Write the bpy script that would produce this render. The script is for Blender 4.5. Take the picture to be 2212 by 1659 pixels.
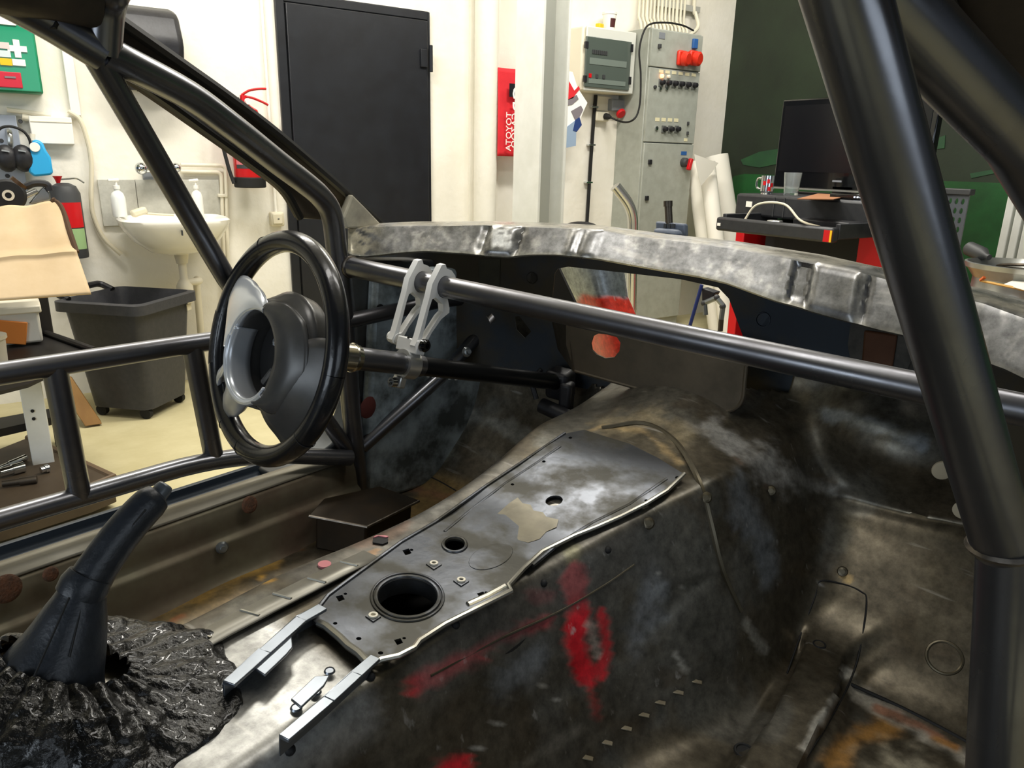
import bpy, bmesh, math, random
import numpy as np
from mathutils import Matrix, Vector, Euler
random.seed(7); RNG = np.random.default_rng(5)
for o in list(bpy.data.objects): bpy.data.objects.remove(o)
scene = bpy.context.scene
COL = scene.collection

# ------------------------------------------------------------------ frames
# room frame: X along the back wall, Y into it, Z up, metres. car frame: X right, Y forward, Z up from the cabin floor;
# the shell stands on stands, a little nose-down and rolled, at an angle to the back wall.
F, CX, CY = 1600.0, 1106.0, 829.5
HC = 1.25                                   # camera height over the workshop floor
CAMCAR = np.array([.50, 0.0, .80])          # the same camera point in the car frame
YW = 4.4                                    # back wall
XW = 5.0                                    # green side wall
def nrm(v):
    v = np.array(v, float); return v/np.linalg.norm(v)
def pdir(x, y): return nrm([x-CX, y-CY, F])
_up = -nrm([985-CX, 6100-CY, F]); _xr = pdir(3600, 400); _xr = nrm(_xr-_up*np.dot(_xr, _up))
RROOM = np.array([_xr, np.cross(_up, _xr), _up])
_a = pdir(2300, 452); _b = -pdir(-1220, 151); _b = nrm(_b-_a*np.dot(_a, _b))
RCAR = np.array([_b, _a, np.cross(_b, _a)])
CAMROOM = np.array([0, 0, HC])
ACR = RROOM@RCAR.T
MCAR = Matrix([list(ACR[i])+[float((CAMROOM-ACR@CAMCAR)[i])] for i in range(3)]+[[0, 0, 0, 1]])
def _un(R, c, px, py, k):
    r = R@np.array([(px-CX)/F, (py-CY)/F, 1.0]); ax = 'xyz'.index(list(k)[0]); v = list(k.values())[0]
    return c+r*((v-c[ax])/r[ax])
def cu(px, py, **k): return _un(RCAR, CAMCAR, px, py, k)       # measured point -> car frame, on a plane
def ru(px, py, **k): return _un(RROOM, CAMROOM, px, py, k)     # measured point -> room frame, on a plane
def cd(px, py, d): return CAMCAR+RCAR@np.array([(px-CX)/F, (py-CY)/F, 1.0])*d   # measured point at a depth along the lens axis
def cucyl(px, py, a, b):                                       # measured point on the bowed sheet y = a - b x^2
    r = RCAR@np.array([(px-CX)/F, (py-CY)/F, 1.0]); lo, hi = .2, 6.0
    f = lambda t: (CAMCAR+r*t)[1]-(a-b*(CAMCAR+r*t)[0]**2)
    for _ in range(60):
        m = (lo+hi)/2
        if f(m) > 0: hi = m
        else: lo = m
    return CAMCAR+r*lo

# ------------------------------------------------------------------ camera
cam = bpy.data.cameras.new('camera'); camo = bpy.data.objects.new('camera', cam); COL.objects.link(camo)
cam.sensor_fit = 'HORIZONTAL'; cam.sensor_width = 36.0; cam.lens = 36.0*F/2212.0; cam.clip_start = .02
_r, _u, _k = RROOM@[1, 0, 0], RROOM@[0, -1, 0], RROOM@[0, 0, -1]
camo.matrix_world = Matrix([[_r[i], _u[i], _k[i], CAMROOM[i]] for i in range(3)]+[[0, 0, 0, 1]])
scene.camera = camo
# ------------------------------------------------------------------ light
scene.view_settings.view_transform = 'Standard'; scene.view_settings.look = 'None'
scene.view_settings.exposure = 0.0; scene.view_settings.gamma = 1.0; scene.view_settings.use_curve_mapping = False
w = bpy.data.worlds.new('open_gate_daylight'); scene.world = w; w.use_nodes = True
bg = w.node_tree.nodes['Background']; bg.inputs[0].default_value = (.72, .82, 1, 1); bg.inputs[1].default_value = .08
def area(name, loc, aim, sx, sy, power, col):
    l = bpy.data.lights.new(name, 'AREA'); l.shape = 'RECTANGLE'; l.size = sx; l.size_y = sy; l.energy = power; l.color = col
    o = bpy.data.objects.new(name, l); COL.objects.link(o); o.location = loc
    o.rotation_euler = (Vector(aim)-Vector(loc)).to_track_quat('-Z', 'Y').to_euler(); return o
WARM = (1, .965, .89); COOL = (.80, .90, 1)
# ceiling tube fittings (rows along the back wall and over the bay) and the open gate behind on the left
area('tube_light', (.6, 3.1, 3.25), (.6, 3.45, 0), 1.5, .3, 75, WARM)
area('tube_light', (2.6, 2.7, 3.25), (2.7, 3.2, 0), 1.5, .3, 78, WARM)
area('tube_light', (4.2, 3.3, 3.25), (4.2, 3.6, 0), 1.0, .3, 20, WARM)
area('tube_light', (2.0, .8, 3.3), (2.0, .8, 0), 1.5, .3, 22, (1, .97, .92))
area('tube_light', (.2, .9, 3.3), (.2, .9, 0), 1.5, .3, 22, (1, .97, .92))
area('gate_daylight', (-3.4, -.6, 1.9), (.3, .6, .8), 2.6, 2.2, 75, COOL)
area('gate_daylight', (.8, -3.8, 1.7), (.8, .6, .9), 3.0, 2.0, 34, COOL)

# ------------------------------------------------------------------ materials
def lin(c):
    if isinstance(c, str):
        c = c.lstrip('#'); c = [int(c[i:i+2], 16)/255 for i in (0, 2, 4)]
        return tuple(v/12.92 if v <= .04045 else ((v+.055)/1.055)**2.4 for v in c)
    return tuple(c)
MATS = {}
def M(name, col=None, rough=.5, metal=0.0, col2=None, scale=12, bump=0.0, bscale=None, rough2=None, emit=0, trans=0,
      stretch=(1, 1, 1), lo=.35, hi=.65, attr=None, ior=1.45, coat=0, detail=5, alpha=1, scratch=0):
    if name in MATS: return MATS[name]
    m = bpy.data.materials.new(name); MATS[name] = m; m.use_nodes = True
    nt = m.node_tree; N = nt.nodes; L = nt.links; b = N['Principled BSDF']
    c1 = lin(col) if col is not None else (.5, .5, .5)
    b.inputs['Roughness'].default_value = rough; b.inputs['Metallic'].default_value = metal; b.inputs['IOR'].default_value = ior
    b.inputs['Base Color'].default_value = (*c1, 1)
    b.inputs['Transmission Weight'].default_value = trans; b.inputs['Coat Weight'].default_value = coat; b.inputs['Alpha'].default_value = alpha
    if emit: b.inputs['Emission Color'].default_value = (*c1, 1); b.inputs['Emission Strength'].default_value = emit
    tc = N.new('ShaderNodeTexCoord'); mp = N.new('ShaderNodeMapping'); mp.inputs['Scale'].default_value = stretch
    L.new(tc.outputs['Object'], mp.inputs['Vector'])
    fac = None
    if col2 is not None or rough2 is not None:
        n = N.new('ShaderNodeTexNoise'); n.inputs['Scale'].default_value = scale; n.inputs['Detail'].default_value = detail; n.inputs['Roughness'].default_value = .6
        L.new(mp.outputs[0], n.inputs['Vector'])
        r = N.new('ShaderNodeMapRange'); r.inputs['From Min'].default_value = lo; r.inputs['From Max'].default_value = hi
        L.new(n.outputs['Fac'], r.inputs['Value']); fac = r.outputs[0]
    base = None
    if attr:
        a = N.new('ShaderNodeAttribute'); a.attribute_name = attr; base = a.outputs['Color']
        if fac is not None:
            mx = N.new('ShaderNodeMix'); mx.data_type = 'RGBA'; mx.blend_type = 'MULTIPLY'; mx.inputs['Factor'].default_value = 1
            cr = N.new('ShaderNodeMix'); cr.data_type = 'RGBA'; cr.inputs['A'].default_value = (*lin(col), 1); cr.inputs['B'].default_value = (*lin(col2), 1)
            L.new(fac, cr.inputs['Factor']); L.new(base, mx.inputs['A']); L.new(cr.outputs['Result'], mx.inputs['B']); base = mx.outputs['Result']
    elif col2 is not None:
        cr = N.new('ShaderNodeMix'); cr.data_type = 'RGBA'; cr.inputs['A'].default_value = (*c1, 1); cr.inputs['B'].default_value = (*lin(col2), 1)
        L.new(fac, cr.inputs['Factor']); base = cr.outputs['Result']
    if scratch:                                   # fine light scratches
        vn = N.new('ShaderNodeTexNoise'); vn.inputs['Scale'].default_value = scratch; vn.inputs['Detail'].default_value = 2
        m2 = N.new('ShaderNodeMapping'); m2.inputs['Scale'].default_value = (1, .06, 1); m2.inputs['Rotation'].default_value = (.4, .3, .7)
        L.new(tc.outputs['Object'], m2.inputs['Vector']); L.new(m2.outputs[0], vn.inputs['Vector'])
        r2 = N.new('ShaderNodeMapRange'); r2.inputs['From Min'].default_value = .66; r2.inputs['From Max'].default_value = .74; r2.inputs['To Max'].default_value = .55
        L.new(vn.outputs['Fac'], r2.inputs['Value'])
        ms = N.new('ShaderNodeMix'); ms.data_type = 'RGBA'; ms.inputs['B'].default_value = (.62, .60, .55, 1)
        if base is None: ms.inputs['A'].default_value = (*c1, 1)
        else: L.new(base, ms.inputs['A'])
        L.new(r2.outputs[0], ms.inputs['Factor']); base = ms.outputs['Result']
    if base is not None: L.new(base, b.inputs['Base Color'])
    if rough2 is not None:
        rr = N.new('ShaderNodeMapRange'); rr.inputs['To Min'].default_value = rough; rr.inputs['To Max'].default_value = rough2
        L.new(fac, rr.inputs['Value']); L.new(rr.outputs[0], b.inputs['Roughness'])
    if bump:
        n2 = N.new('ShaderNodeTexNoise'); n2.inputs['Scale'].default_value = bscale or scale*3; n2.inputs['Detail'].default_value = 4
        L.new(mp.outputs[0], n2.inputs['Vector'])
        bp = N.new('ShaderNodeBump'); bp.inputs['Strength'].default_value = bump; bp.inputs['Distance'].default_value = .01
        L.new(n2.outputs['Fac'], bp.inputs['Height']); L.new(bp.outputs[0], b.inputs['Normal'])
    return m

# ------------------------------------------------------------------ mesh builder
def V3(p): return np.array(p, float)
def fillet(pts, rad, n=8):
    pts = [V3(p) for p in pts]; out = [pts[0]]
    for i in range(1, len(pts)-1):
        a, p, c = pts[i-1], pts[i], pts[i+1]; r = rad if np.isscalar(rad) else rad[i-1]
        d1, d2 = nrm(a-p), nrm(c-p); q = min(r, np.linalg.norm(a-p)*.48, np.linalg.norm(c-p)*.48)
        s, e = p+d1*q, p+d2*q
        for k in range(n+1):
            t = k/n; out.append((1-t)**2*s+2*t*(1-t)*p+t*t*e)
    out.append(pts[-1]); return out
def spline(pts, n=8):
    P = [V3(p) for p in pts]; P = [2*P[0]-P[1]]+P+[2*P[-1]-P[-2]]; out = []
    for i in range(1, len(P)-2):
        for k in range(n):
            t = k/n; a, b, c, d = P[i-1:i+3]
            out.append(.5*(2*b+(c-a)*t+(2*a-5*b+4*c-d)*t*t+(3*b-a-3*c+d)*t**3))
    out.append(P[-2]); return out
class G:
    def __init__(s): s.v = []; s.f = []
    def add(s, vs, fs):
        o = len(s.v); s.v += [tuple(map(float, p)) for p in vs]; s.f += [tuple(i+o for i in f) for f in fs]; return s
    def box(s, a, b):
        (x0, y0, z0), (x1, y1, z1) = [sorted(t) for t in zip(a, b)] and ((min(a[0], b[0]), min(a[1], b[1]), min(a[2], b[2])), (max(a[0], b[0]), max(a[1], b[1]), max(a[2], b[2])))
        return s.add([(x0, y0, z0), (x1, y0, z0), (x1, y1, z0), (x0, y1, z0), (x0, y0, z1), (x1, y0, z1), (x1, y1, z1), (x0, y1, z1)],
                     [(0, 3, 2, 1), (4, 5, 6, 7), (0, 1, 5, 4), (1, 2, 6, 5), (2, 3, 7, 6), (3, 0, 4, 7)])
    def obox(s, c, size, rz=0, rx=0, ry=0):
        R = np.array(Euler((rx, ry, rz)).to_matrix()); g = G().box(-V3(size)/2, V3(size)/2)
        return s.add([R@V3(p)+V3(c) for p in g.v], g.f)
    def hexa(s, bot, top):                      # two quads of four points each
        return s.add(list(bot)+list(top), [(3, 2, 1, 0), (4, 5, 6, 7), (0, 1, 5, 4), (1, 2, 6, 5), (2, 3, 7, 6), (3, 0, 4, 7)])
    def tube(s, pts, r, n=14, cap=True, flat=None):
        P = [V3(p) for p in pts]; m = len(P); T = [nrm(P[min(i+1, m-1)]-P[max(i-1, 0)]) for i in range(m)]
        u = np.cross(T[0], [0, 0, 1.0]);
        if np.linalg.norm(u) < .1: u = np.cross(T[0], [1.0, 0, 0])
        u = nrm(u); vs = []; fs = []
        for i in range(m):
            u = nrm(u-T[i]*np.dot(u, T[i])); w_ = np.cross(T[i], u); rr = r if np.isscalar(r) else r[i]
            for k in range(n):
                a = 2*math.pi*k/n; vs.append(P[i]+rr*(math.cos(a)*u+math.sin(a)*w_*(flat or 1)))
        for i in range(m-1):
            for k in range(n):
                k2 = (k+1) % n; fs.append((i*n+k, i*n+k2, (i+1)*n+k2, (i+1)*n+k))
        if cap: fs.append(tuple(range(n-1, -1, -1))); fs.append(tuple((m-1)*n+k for k in range(n)))
        return s.add(vs, fs)
    def cyl(s, a, b, r, r2=None, n=18, cap=True): return s.tube([a, b], [r, r if r2 is None else r2], n, cap)
    def lathe(s, o, ax, prof, n=24, a0=0, a1=2*math.pi):
        ax = nrm(ax); u = np.cross(ax, [0, 0, 1.0])
        if np.linalg.norm(u) < .1: u = np.cross(ax, [1.0, 0, 0])
        u = nrm(u); w_ = np.cross(ax, u); m = len(prof); vs = []; fs = []; full = abs(a1-a0-2*math.pi) < 1e-6; c = n if full else n+1
        for r, h in prof:
            for k in range(c):
                a = a0+(a1-a0)*k/n; vs.append(V3(o)+ax*h+r*(math.cos(a)*u+math.sin(a)*w_))
        for i in range(m-1):
            for k in range(n):
                k2 = (k+1) % c; fs.append((i*c+k, i*c+k2, (i+1)*c+k2, (i+1)*c+k))
        if full and prof[0][0] > 1e-6: fs.append(tuple(range(c-1, -1, -1)))
        if full and prof[-1][0] > 1e-6: fs.append(tuple((m-1)*c+k for k in range(c)))
        return s.add(vs, fs)
    def prism(s, poly, vec):
        P = [V3(p) for p in poly]; n = len(P); vec = V3(vec)
        return s.add(P+[p+vec for p in P], [tuple(range(n-1, -1, -1)), tuple(range(n, 2*n))]+[(i, (i+1) % n, n+(i+1) % n, n+i) for i in range(n)])
    def grid(s, fn, nu, nv, close=False):
        vs = [fn(i/nu, j/nv) for i in range(nu+1) for j in range(nv+1)]; w_ = nv+1
        return s.add(vs, [(i*w_+j, i*w_+j+1, (i+1)*w_+j+1, (i+1)*w_+j) for i in range(nu) for j in range(nv)])
    def ball(s, c, r, n=16, m=10):
        r = V3([r]*3 if np.isscalar(r) else r); vs = []; fs = []
        for i in range(m+1):
            t = math.pi*i/m
            for k in range(n):
                a = 2*math.pi*k/n; vs.append(V3(c)+r*[math.sin(t)*math.cos(a), math.sin(t)*math.sin(a), math.cos(t)])
        for i in range(m):
            for k in range(n): fs.append((i*n+k, (i+1)*n+k, (i+1)*n+(k+1) % n, i*n+(k+1) % n))
        return s.add(vs, fs)
    def torus(s, c, ax, R, r, n=48, m=14, a0=0, a1=2*math.pi, u=None):
        ax = nrm(ax); u = nrm(np.cross(ax, [0, 0, 1.0]) if u is None else u); w_ = np.cross(ax, u); full = abs(a1-a0-2*math.pi) < 1e-6
        pts = [V3(c)+R*(math.cos(a0+(a1-a0)*k/n)*u+math.sin(a0+(a1-a0)*k/n)*w_) for k in range(n+1)]
        return s.tube(pts, r, m, cap=not full)
    def xf(s, mat, since=0):
        s.v = s.v[:since]+[tuple(mat@Vector(p)) for p in s.v[since:]]; return s
def prop(o, label=None, cat=None, group=None, kind=None):
    for k, v in (('label', label), ('category', cat), ('group', group), ('kind', kind)):
        if v: o[k] = v
    return o
BASE = {}
def mesh_of(name, g, base, smooth):
    me = bpy.data.meshes.new(name); b = V3(base)
    me.from_pydata([tuple(V3(p)-b) for p in g.v], [], g.f); me.validate(); 
    bm = bmesh.new(); bm.from_mesh(me); bmesh.ops.remove_doubles(bm, verts=bm.verts, dist=1e-6); bmesh.ops.recalc_face_normals(bm, faces=bm.faces); bm.to_mesh(me); bm.free()
    if smooth:
        me.shade_smooth(); me.set_sharp_from_angle(angle=math.radians(smooth))
    return me
def finish(o, mat, bevel, thick):
    for m in (mat if isinstance(mat, (list, tuple)) else [mat]): o.data.materials.append(m)
    if thick:
        md = o.modifiers.new('sheet', 'SOLIDIFY'); md.thickness = abs(thick); md.offset = 1 if thick > 0 else -1
    if bevel:
        md = o.modifiers.new('edge', 'BEVEL'); md.width = bevel; md.segments = 2; md.limit_method = 'ANGLE'; md.angle_limit = math.radians(40)
def thing(name, label, cat, base=(0, 0, 0), car=False, group=None, kind=None):
    o = bpy.data.objects.new(name, None); COL.objects.link(o); o.empty_display_size = .05
    o.matrix_world = (MCAR if car else Matrix())@Matrix.Translation(Vector([float(t) for t in base])); BASE[o.name] = V3(base)
    return prop(o, label, cat, group, kind)
def part(name, g, mat, parent, label=None, smooth=35, bevel=0, thick=0, kind=None):
    root = parent
    while root.parent: root = root.parent
    me = mesh_of(name, g, BASE[root.name], smooth); o = bpy.data.objects.new(name, me); COL.objects.link(o); o.parent = parent
    finish(o, mat, bevel, thick); return prop(o, label, None, None, kind)
def solo(name, g, mat, label, cat, car=False, group=None, smooth=35, bevel=0, thick=0, kind=None):
    a = np.array(g.v); base = np.array([(a[:, 0].min()+a[:, 0].max())/2, (a[:, 1].min()+a[:, 1].max())/2, a[:, 2].min()])
    me = mesh_of(name, g, base, smooth); o = bpy.data.objects.new(name, me); COL.objects.link(o)
    o.matrix_world = (MCAR if car else Matrix())@Matrix.Translation(Vector([float(t) for t in base])); BASE[o.name] = base
    finish(o, mat, bevel, thick); return prop(o, label, cat, group, kind)
def struct(name, g, mat, smooth=35, bevel=0): return solo(name, g, mat, None, None, kind='structure', smooth=smooth, bevel=bevel)
def plate2d(outline, holes, fn, thick, name='plate'):
    """flat sheet with holes: 2D loops in (u, v), lifted by fn(u, v) -> xyz; returns G with both faces and rims"""
    from mathutils.geometry import delaunay_2d_cdt
    vs, es = [], []
    for loop in [outline]+list(holes):
        o = len(vs); n = len(loop); vs += [Vector((float(a), float(b))) for a, b in loop]; es += [(o+i, o+(i+1) % n) for i in range(n)]
    V, E, T, *_ = delaunay_2d_cdt(vs, es, [], 0, 1e-7)
    def inside(p, loop):
        c = False; n = len(loop)
        for i in range(n):
            (x0, y0), (x1, y1) = loop[i], loop[(i+1) % n]
            if (y0 > p[1]) != (y1 > p[1]) and p[0] < (x1-x0)*(p[1]-y0)/(y1-y0)+x0: c = not c
        return c
    keep = []
    for t in T:
        c = (sum(V[i][0] for i in t)/len(t), sum(V[i][1] for i in t)/len(t))
        if inside(c, outline) and not any(inside(c, h) for h in holes): keep.append(tuple(t))
    P3, N3 = [], []
    for v in V:
        p = V3(fn(v[0], v[1])); P3.append(p); N3.append(nrm(np.cross(V3(fn(v[0]+1e-4, v[1]))-p, V3(fn(v[0], v[1]+1e-4))-p)))
    m = len(P3); g = G(); rim = {}
    for t in keep:
        for a, b in zip(t, t[1:]+t[:1]): rim[(a, b)] = rim.get((a, b), 0)+1
    fs = [t for t in keep]+[tuple(m+i for i in reversed(t)) for t in keep]+[(a, b, m+b, m+a) for (a, b) in rim if (b, a) not in rim]
    g.add([p+n_*thick/2 for p, n_ in zip(P3, N3)]+[p-n_*thick/2 for p, n_ in zip(P3, N3)], fs); return g
def circ(cx, cy, r, n=24, r2=None, rot=0):
    r2 = r2 or r; c, s_ = math.cos(rot), math.sin(rot)
    return [(cx+r*math.cos(2*math.pi*k/n)*c-r2*math.sin(2*math.pi*k/n)*s_, cy+r*math.cos(2*math.pi*k/n)*s_+r2*math.sin(2*math.pi*k/n)*c) for k in range(n)]
def rrect(x0, y0, x1, y1, r, n=5):
    out = []
    for cx, cy, a in ((x1-r, y1-r, 0), (x0+r, y1-r, 90), (x0+r, y0+r, 180), (x1-r, y0+r, 270)):
        for k in range(n+1):
            t = math.radians(a+90*k/n); out.append((cx+r*math.cos(t), cy+r*math.sin(t)))
    return out
def copy_tree(o, parent=None, loc=None, label=None):
    c = o.copy(); COL.objects.link(c); c.parent = parent; BASE[c.name] = BASE.get(o.name)
    if loc is not None: c.location = loc
    if label: c['label'] = label
    for ch in o.children: copy_tree(ch, c)
    return c
def text(name, body, size, mat, loc, xdir, ydir, parent, depth=.001, align='CENTER'):
    """lettering as a thin mesh; xdir is the reading direction, ydir the letters' up"""
    fc = bpy.data.curves.new('tmp', 'FONT'); fc.body = body; fc.size = size; fc.extrude = depth; fc.align_x = align; fc.align_y = 'CENTER'; fc.resolution_u = 3
    ob = bpy.data.objects.new('tmp', fc); COL.objects.link(ob); bpy.context.view_layer.update()
    me = bpy.data.meshes.new_from_object(ob.evaluated_get(bpy.context.evaluated_depsgraph_get()))
    x, y = nrm(xdir), nrm(ydir); z = np.cross(x, y); g = G()
    g.add([V3(loc)+x*v.co[0]+y*v.co[1]+z*v.co[2] for v in me.vertices], [tuple(p.vertices) for p in me.polygons])
    bpy.data.objects.remove(ob); bpy.data.curves.remove(fc); bpy.data.meshes.remove(me)
    return part(name, g, mat, parent, smooth=0)
# ================================================================== room shell
m_wall = M('cream_painted_masonry', '#f0ece1', .75, 0, '#e6e1d2', 2.2, bump=.25, bscale=28)
m_green = M('green_painted_wall', '#1a5526', .55, 0, '#153f1b', 3, bump=.1, bscale=30)
m_dark = M('olive_black_painted_wall', '#23301f', .6, 0, '#1b2418', 2, bump=.1, bscale=30)
m_floor = M('pale_concrete', '#c9bf97', .55, 0, '#b5aa80', 3, rough2=.7, bump=.08)
m_white = M('white_plastic', '#ece9e0', .4); m_offw = M('offwhite_plastic', '#ded7c3', .45)
m_black = M('black_paint', '#15161a', .42, 0, '#1b1d22', 9, bump=.05)
m_blackp = M('black_plastic', '#17171a', .45, 0, '#222226', 30, bump=.05); m_blackg = M('black_gloss', '#08090b', .12, coat=.4)
m_red = M('red_paint', '#c3121a', .35); m_chrome = M('chrome', '#cfd2d4', .12, 1); m_steelw = M('white_coated_steel', '#e8e8e2', .4, 0, '#dcdcd4', 6)
m_gsteel = M('grey_enamel', '#a3a69d', .45, 0, '#989b91', 14, bump=.04); m_gdark = M('dark_grey_plastic', '#3a3b3c', .5); m_mgrey = M('mid_grey_plastic', '#7d8186', .45)
m_card = M('brown_cardboard', '#cdb591', .8, 0, '#bfa57e', 5, bump=.1); m_cream = M('cream_plastic', '#d8cfb6', .5); m_glass = M('clear_plastic', '#eef3f2', .08, 0, trans=.9, ior=1.3)
m_screen = M('dark_screen', '#0b0c10', .18); m_yel = M('yellow_plastic', '#e8b91f', .5); m_blue = M('blue_plastic', '#2d5c9a', .5); m_cyan = M('cyan_plastic', '#2fa0d6', .35)
m_navy = M('navy_cloth', '#1f3a73', .8); m_ltblue = M('faded_blue_cloth', '#8fa3ba', .8); m_greyc = M('grey_cloth', '#7b7479', .8); m_redc = M('red_cloth', '#d8252f', .75, 0, '#c71f2a', 8, bump=.1); m_whitec = M('white_cloth', '#f3f1ec', .8)
m_ceram = M('white_ceramic', '#f1eee4', .18, coat=.3); m_paper = M('white_paper', '#f0ece0', .7); m_wood = M('plain_wood', '#a07a45', .65, 0, '#8b6638', 8, stretch=(1, 1, .1)); m_firstgreen = M('first_aid_green', '#0f7a52', .4)
m_orange = M('orange_print', '#c8772e', .6); m_rub = M('black_rubber', '#131313', .7); m_alu = M('rim_silver', '#b9bab6', .3, .8, '#a8a9a4', 10)
struct('floor', G().box((-4.5, -4.5, -.06), (XW+.1, YW+.1, 0)), m_floor)
struct('ceiling', G().box((-4.5, -1.2, 3.45), (XW+.1, YW+.1, 3.52)), M('white_ceiling', '#dedacb', .8))
struct('wall_back', G().box((-4.5, YW, 0), (XW+.15, YW+.12, 3.45)), m_wall)
struct('wall_right', G().box((XW, -2.6, 0), (XW+.12, YW, 3.45)), m_dark)
# lower green field with a rounded corner, and pale streaks of a painted car silhouette on the side wall
gz = ru(1620, 376, x=XW)[2]
_y1 = ru(1566, 420, x=XW)[1]
fld = [(XW-.004, y, z) for y, z in [(-2.5, .12), (-2.5, gz), (_y1-.18, gz), (_y1-.08, gz-.02), (_y1-.02, gz-.09), (_y1, gz-.2), (_y1, .12)]]
struct('trim_1', G().prism(fld, (.004, 0, 0)), m_green, smooth=0)
m_strk = M('mid_green_paint', '#20402a', .55, 0, '#254e2d', 6)
for i, pts in enumerate([[(1600, 345), (1640, 328), (1690, 320), (1690, 352), (1640, 362), (1605, 356)], [(2020, 300), (2042, 292), (2040, 320), (2024, 322)], [(2095, 375), (2150, 365), (2150, 374), (2098, 385)]]):
    struct('trim_%d' % (i+2), G().prism([ru(*p, x=XW-.005) for p in pts], (.004, 0, 0)), m_strk, smooth=0)
def wr(x0, y0, x1, y1, d=0):
    ym, xm, y = (y0+y1)/2, (x0+x1)/2, YW-d
    return float(ru(x0, ym, y=y)[0]), float(ru(x1, ym, y=y)[0]), float(ru(xm, y1, y=y)[2]), float(ru(xm, y0, y=y)[2])
def wbox(g, x0, y0, x1, y1, d0, d1):            # box on the back wall, front face at d1 off the wall
    a, b, c, d = wr(x0, y0, x1, y1, d1); return g.box((a, YW-d0, c), (b, YW-d1, d))
def wp(px, py, d=0): return ru(px, py, y=YW-d)
# round riser pipe + flat pilaster
struct('trim_5', G().cyl((wp(1050, 200, .09)[0], YW-.09, 0), (wp(1050, 200, .09)[0], YW-.09, 3.45), .075, n=28), m_wall)
struct('trim_6', G().box((wp(1012, 200)[0], YW-.02, 0), (wp(1075, 200)[0], YW, 3.45)), m_wall)
# ---- black steel door
dx0, dx1, dz1 = wp(603, 200)[0], wp(927, 300)[0], 2.084
d1 = thing('door_1', None, None, ((dx0+dx1)/2, YW, 0), kind='structure')
part('door_leaf', G().box((dx0+.055, YW-.035, .01), (dx1-.02, YW, dz1-.05)), m_black, d1, bevel=.004)
fr = G().box((dx0, YW-.025, 0), (dx0+.05, YW, dz1)); fr.box((dx1-.016, YW-.025, 0), (dx1, YW, dz1)); fr.box((dx0+.05, YW-.025, dz1-.045), (dx1-.016, YW, dz1))
part('door_frame', fr, m_black, d1, bevel=.003)
for z in (wp(917, 128)[2], .35):
    h = G().box((dx1-.075, YW-.05, z-.05), (dx1-.03, YW-.034, z+.05)); h.cyl((dx1-.01, YW-.055, z-.075), (dx1-.01, YW-.055, z+.075), .011); part('hinge', h, m_black, d1, bevel=.002)
# ---- steel H column in front of the wall
yc = 3.225; xa, xb = float(ru(1113, 250, y=yc+.12)[0]), float(ru(1225, 250, y=yc-.06)[0])
xa = float(ru(1172, 250, y=yc-.115)[0])-.012
beam = thing('steel_column', 'white painted steel H-section column standing beside the red banner', 'column', (xa+.09, yc, 0))
part('flange', G().box((xa, yc-.115, 0), (xa+.014, yc+.115, 3.45)), m_steelw, beam, bevel=.002)
part('flange', G().box((xa+.152, yc-.115, 0), (xa+.166, yc+.115, 3.45)), m_steelw, beam, bevel=.002)
part('web', G().box((xa+.014, yc-.006, 0), (xa+.152, yc+.006, 3.45)), M('shaded_web_grey', '#a9aaa2', .5), beam)  # greyer than the flanges: the shade of the recess is in the colour
# ---- red banner with lettering
bx0, bx1, bz0, bz1 = wr(1070, 150, 1150, 338, .13)
ban = thing('banner', 'red cloth banner with white lettering hanging behind the steel column', 'banner', ((bx0+bx1)/2, YW-.03, bz0))
part('cloth', G().grid(lambda u, v: (bx0+(bx1-bx0)*u, YW-.16-.004*math.sin(7*u+3*v)+.01*v, bz0+(bz1-bz0)*v), 20, 20), m_redc, ban, thick=.002)
m_let = M('white_print', '#f2efe8', .7)
x1b = float(ru(1095, 250, y=YW-.16)[0]); yb = YW-.185
part('logo_panel', G().box((x1b-.0, yb, bz0+(bz1-bz0)*.68), (x1b+.12, yb+.003, bz0+(bz1-bz0)*.83)), m_black, ban)
for body, xx, zz, sz in (('TOYOTA', x1b+.0, .285, .058), ('GAZOO', x1b+.042, .30, .058), ('GR', x1b+.075, .66, .13)):
    text('lettering', body, sz, m_let, (xx, yb-.002, bz0+(bz1-bz0)*zz), (0, 0, -1), (-1, 0, 0), ban)
# ---- flag on the other side of the column
fl = thing('team_flag', 'white red and navy cloth flag drooping on the wall right of the column', 'flag', wp(1240, 320, .19))
def fpoly(pts, d): return G().prism([wp(*p, .19+d) for p in pts], (0, .003, 0))
part('cloth', fpoly([(1195, 150), (1237, 155), (1248, 190), (1269, 222), (1262, 237), (1252, 262), (1244, 280), (1230, 280), (1195, 270)], 0), m_whitec, fl, smooth=0)
part('hanging_cord', G().tube([wp(1216, 158, .19), wp(1214, 120, .10), wp(1212, 95, .0)], .003, 6), m_whitec, fl); part('red_panel', fpoly([(1195, 165), (1225, 168), (1241, 196), (1250, 186), (1253, 192), (1244, 203), (1238, 212), (1222, 218), (1195, 220)], .004), m_redc, fl, smooth=0)
part('grey_panel', fpoly([(1195, 221), (1225, 216), (1246, 205), (1250, 214), (1236, 226), (1195, 232)], .004), m_greyc, fl, smooth=0)
part('grey_panel', fpoly([(1234, 240), (1255, 228), (1260, 237), (1252, 253), (1243, 260)], .004), m_greyc, fl, smooth=0)
part('navy_panel', fpoly([(1243, 259), (1252, 253), (1257, 270), (1246, 285), (1238, 282)], .005), m_navy, fl, smooth=0)
part('blue_panel', fpoly([(1195, 285), (1222, 276), (1243, 260), (1245, 288), (1244, 315), (1195, 325)], .003), m_ltblue, fl, smooth=0)
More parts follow.
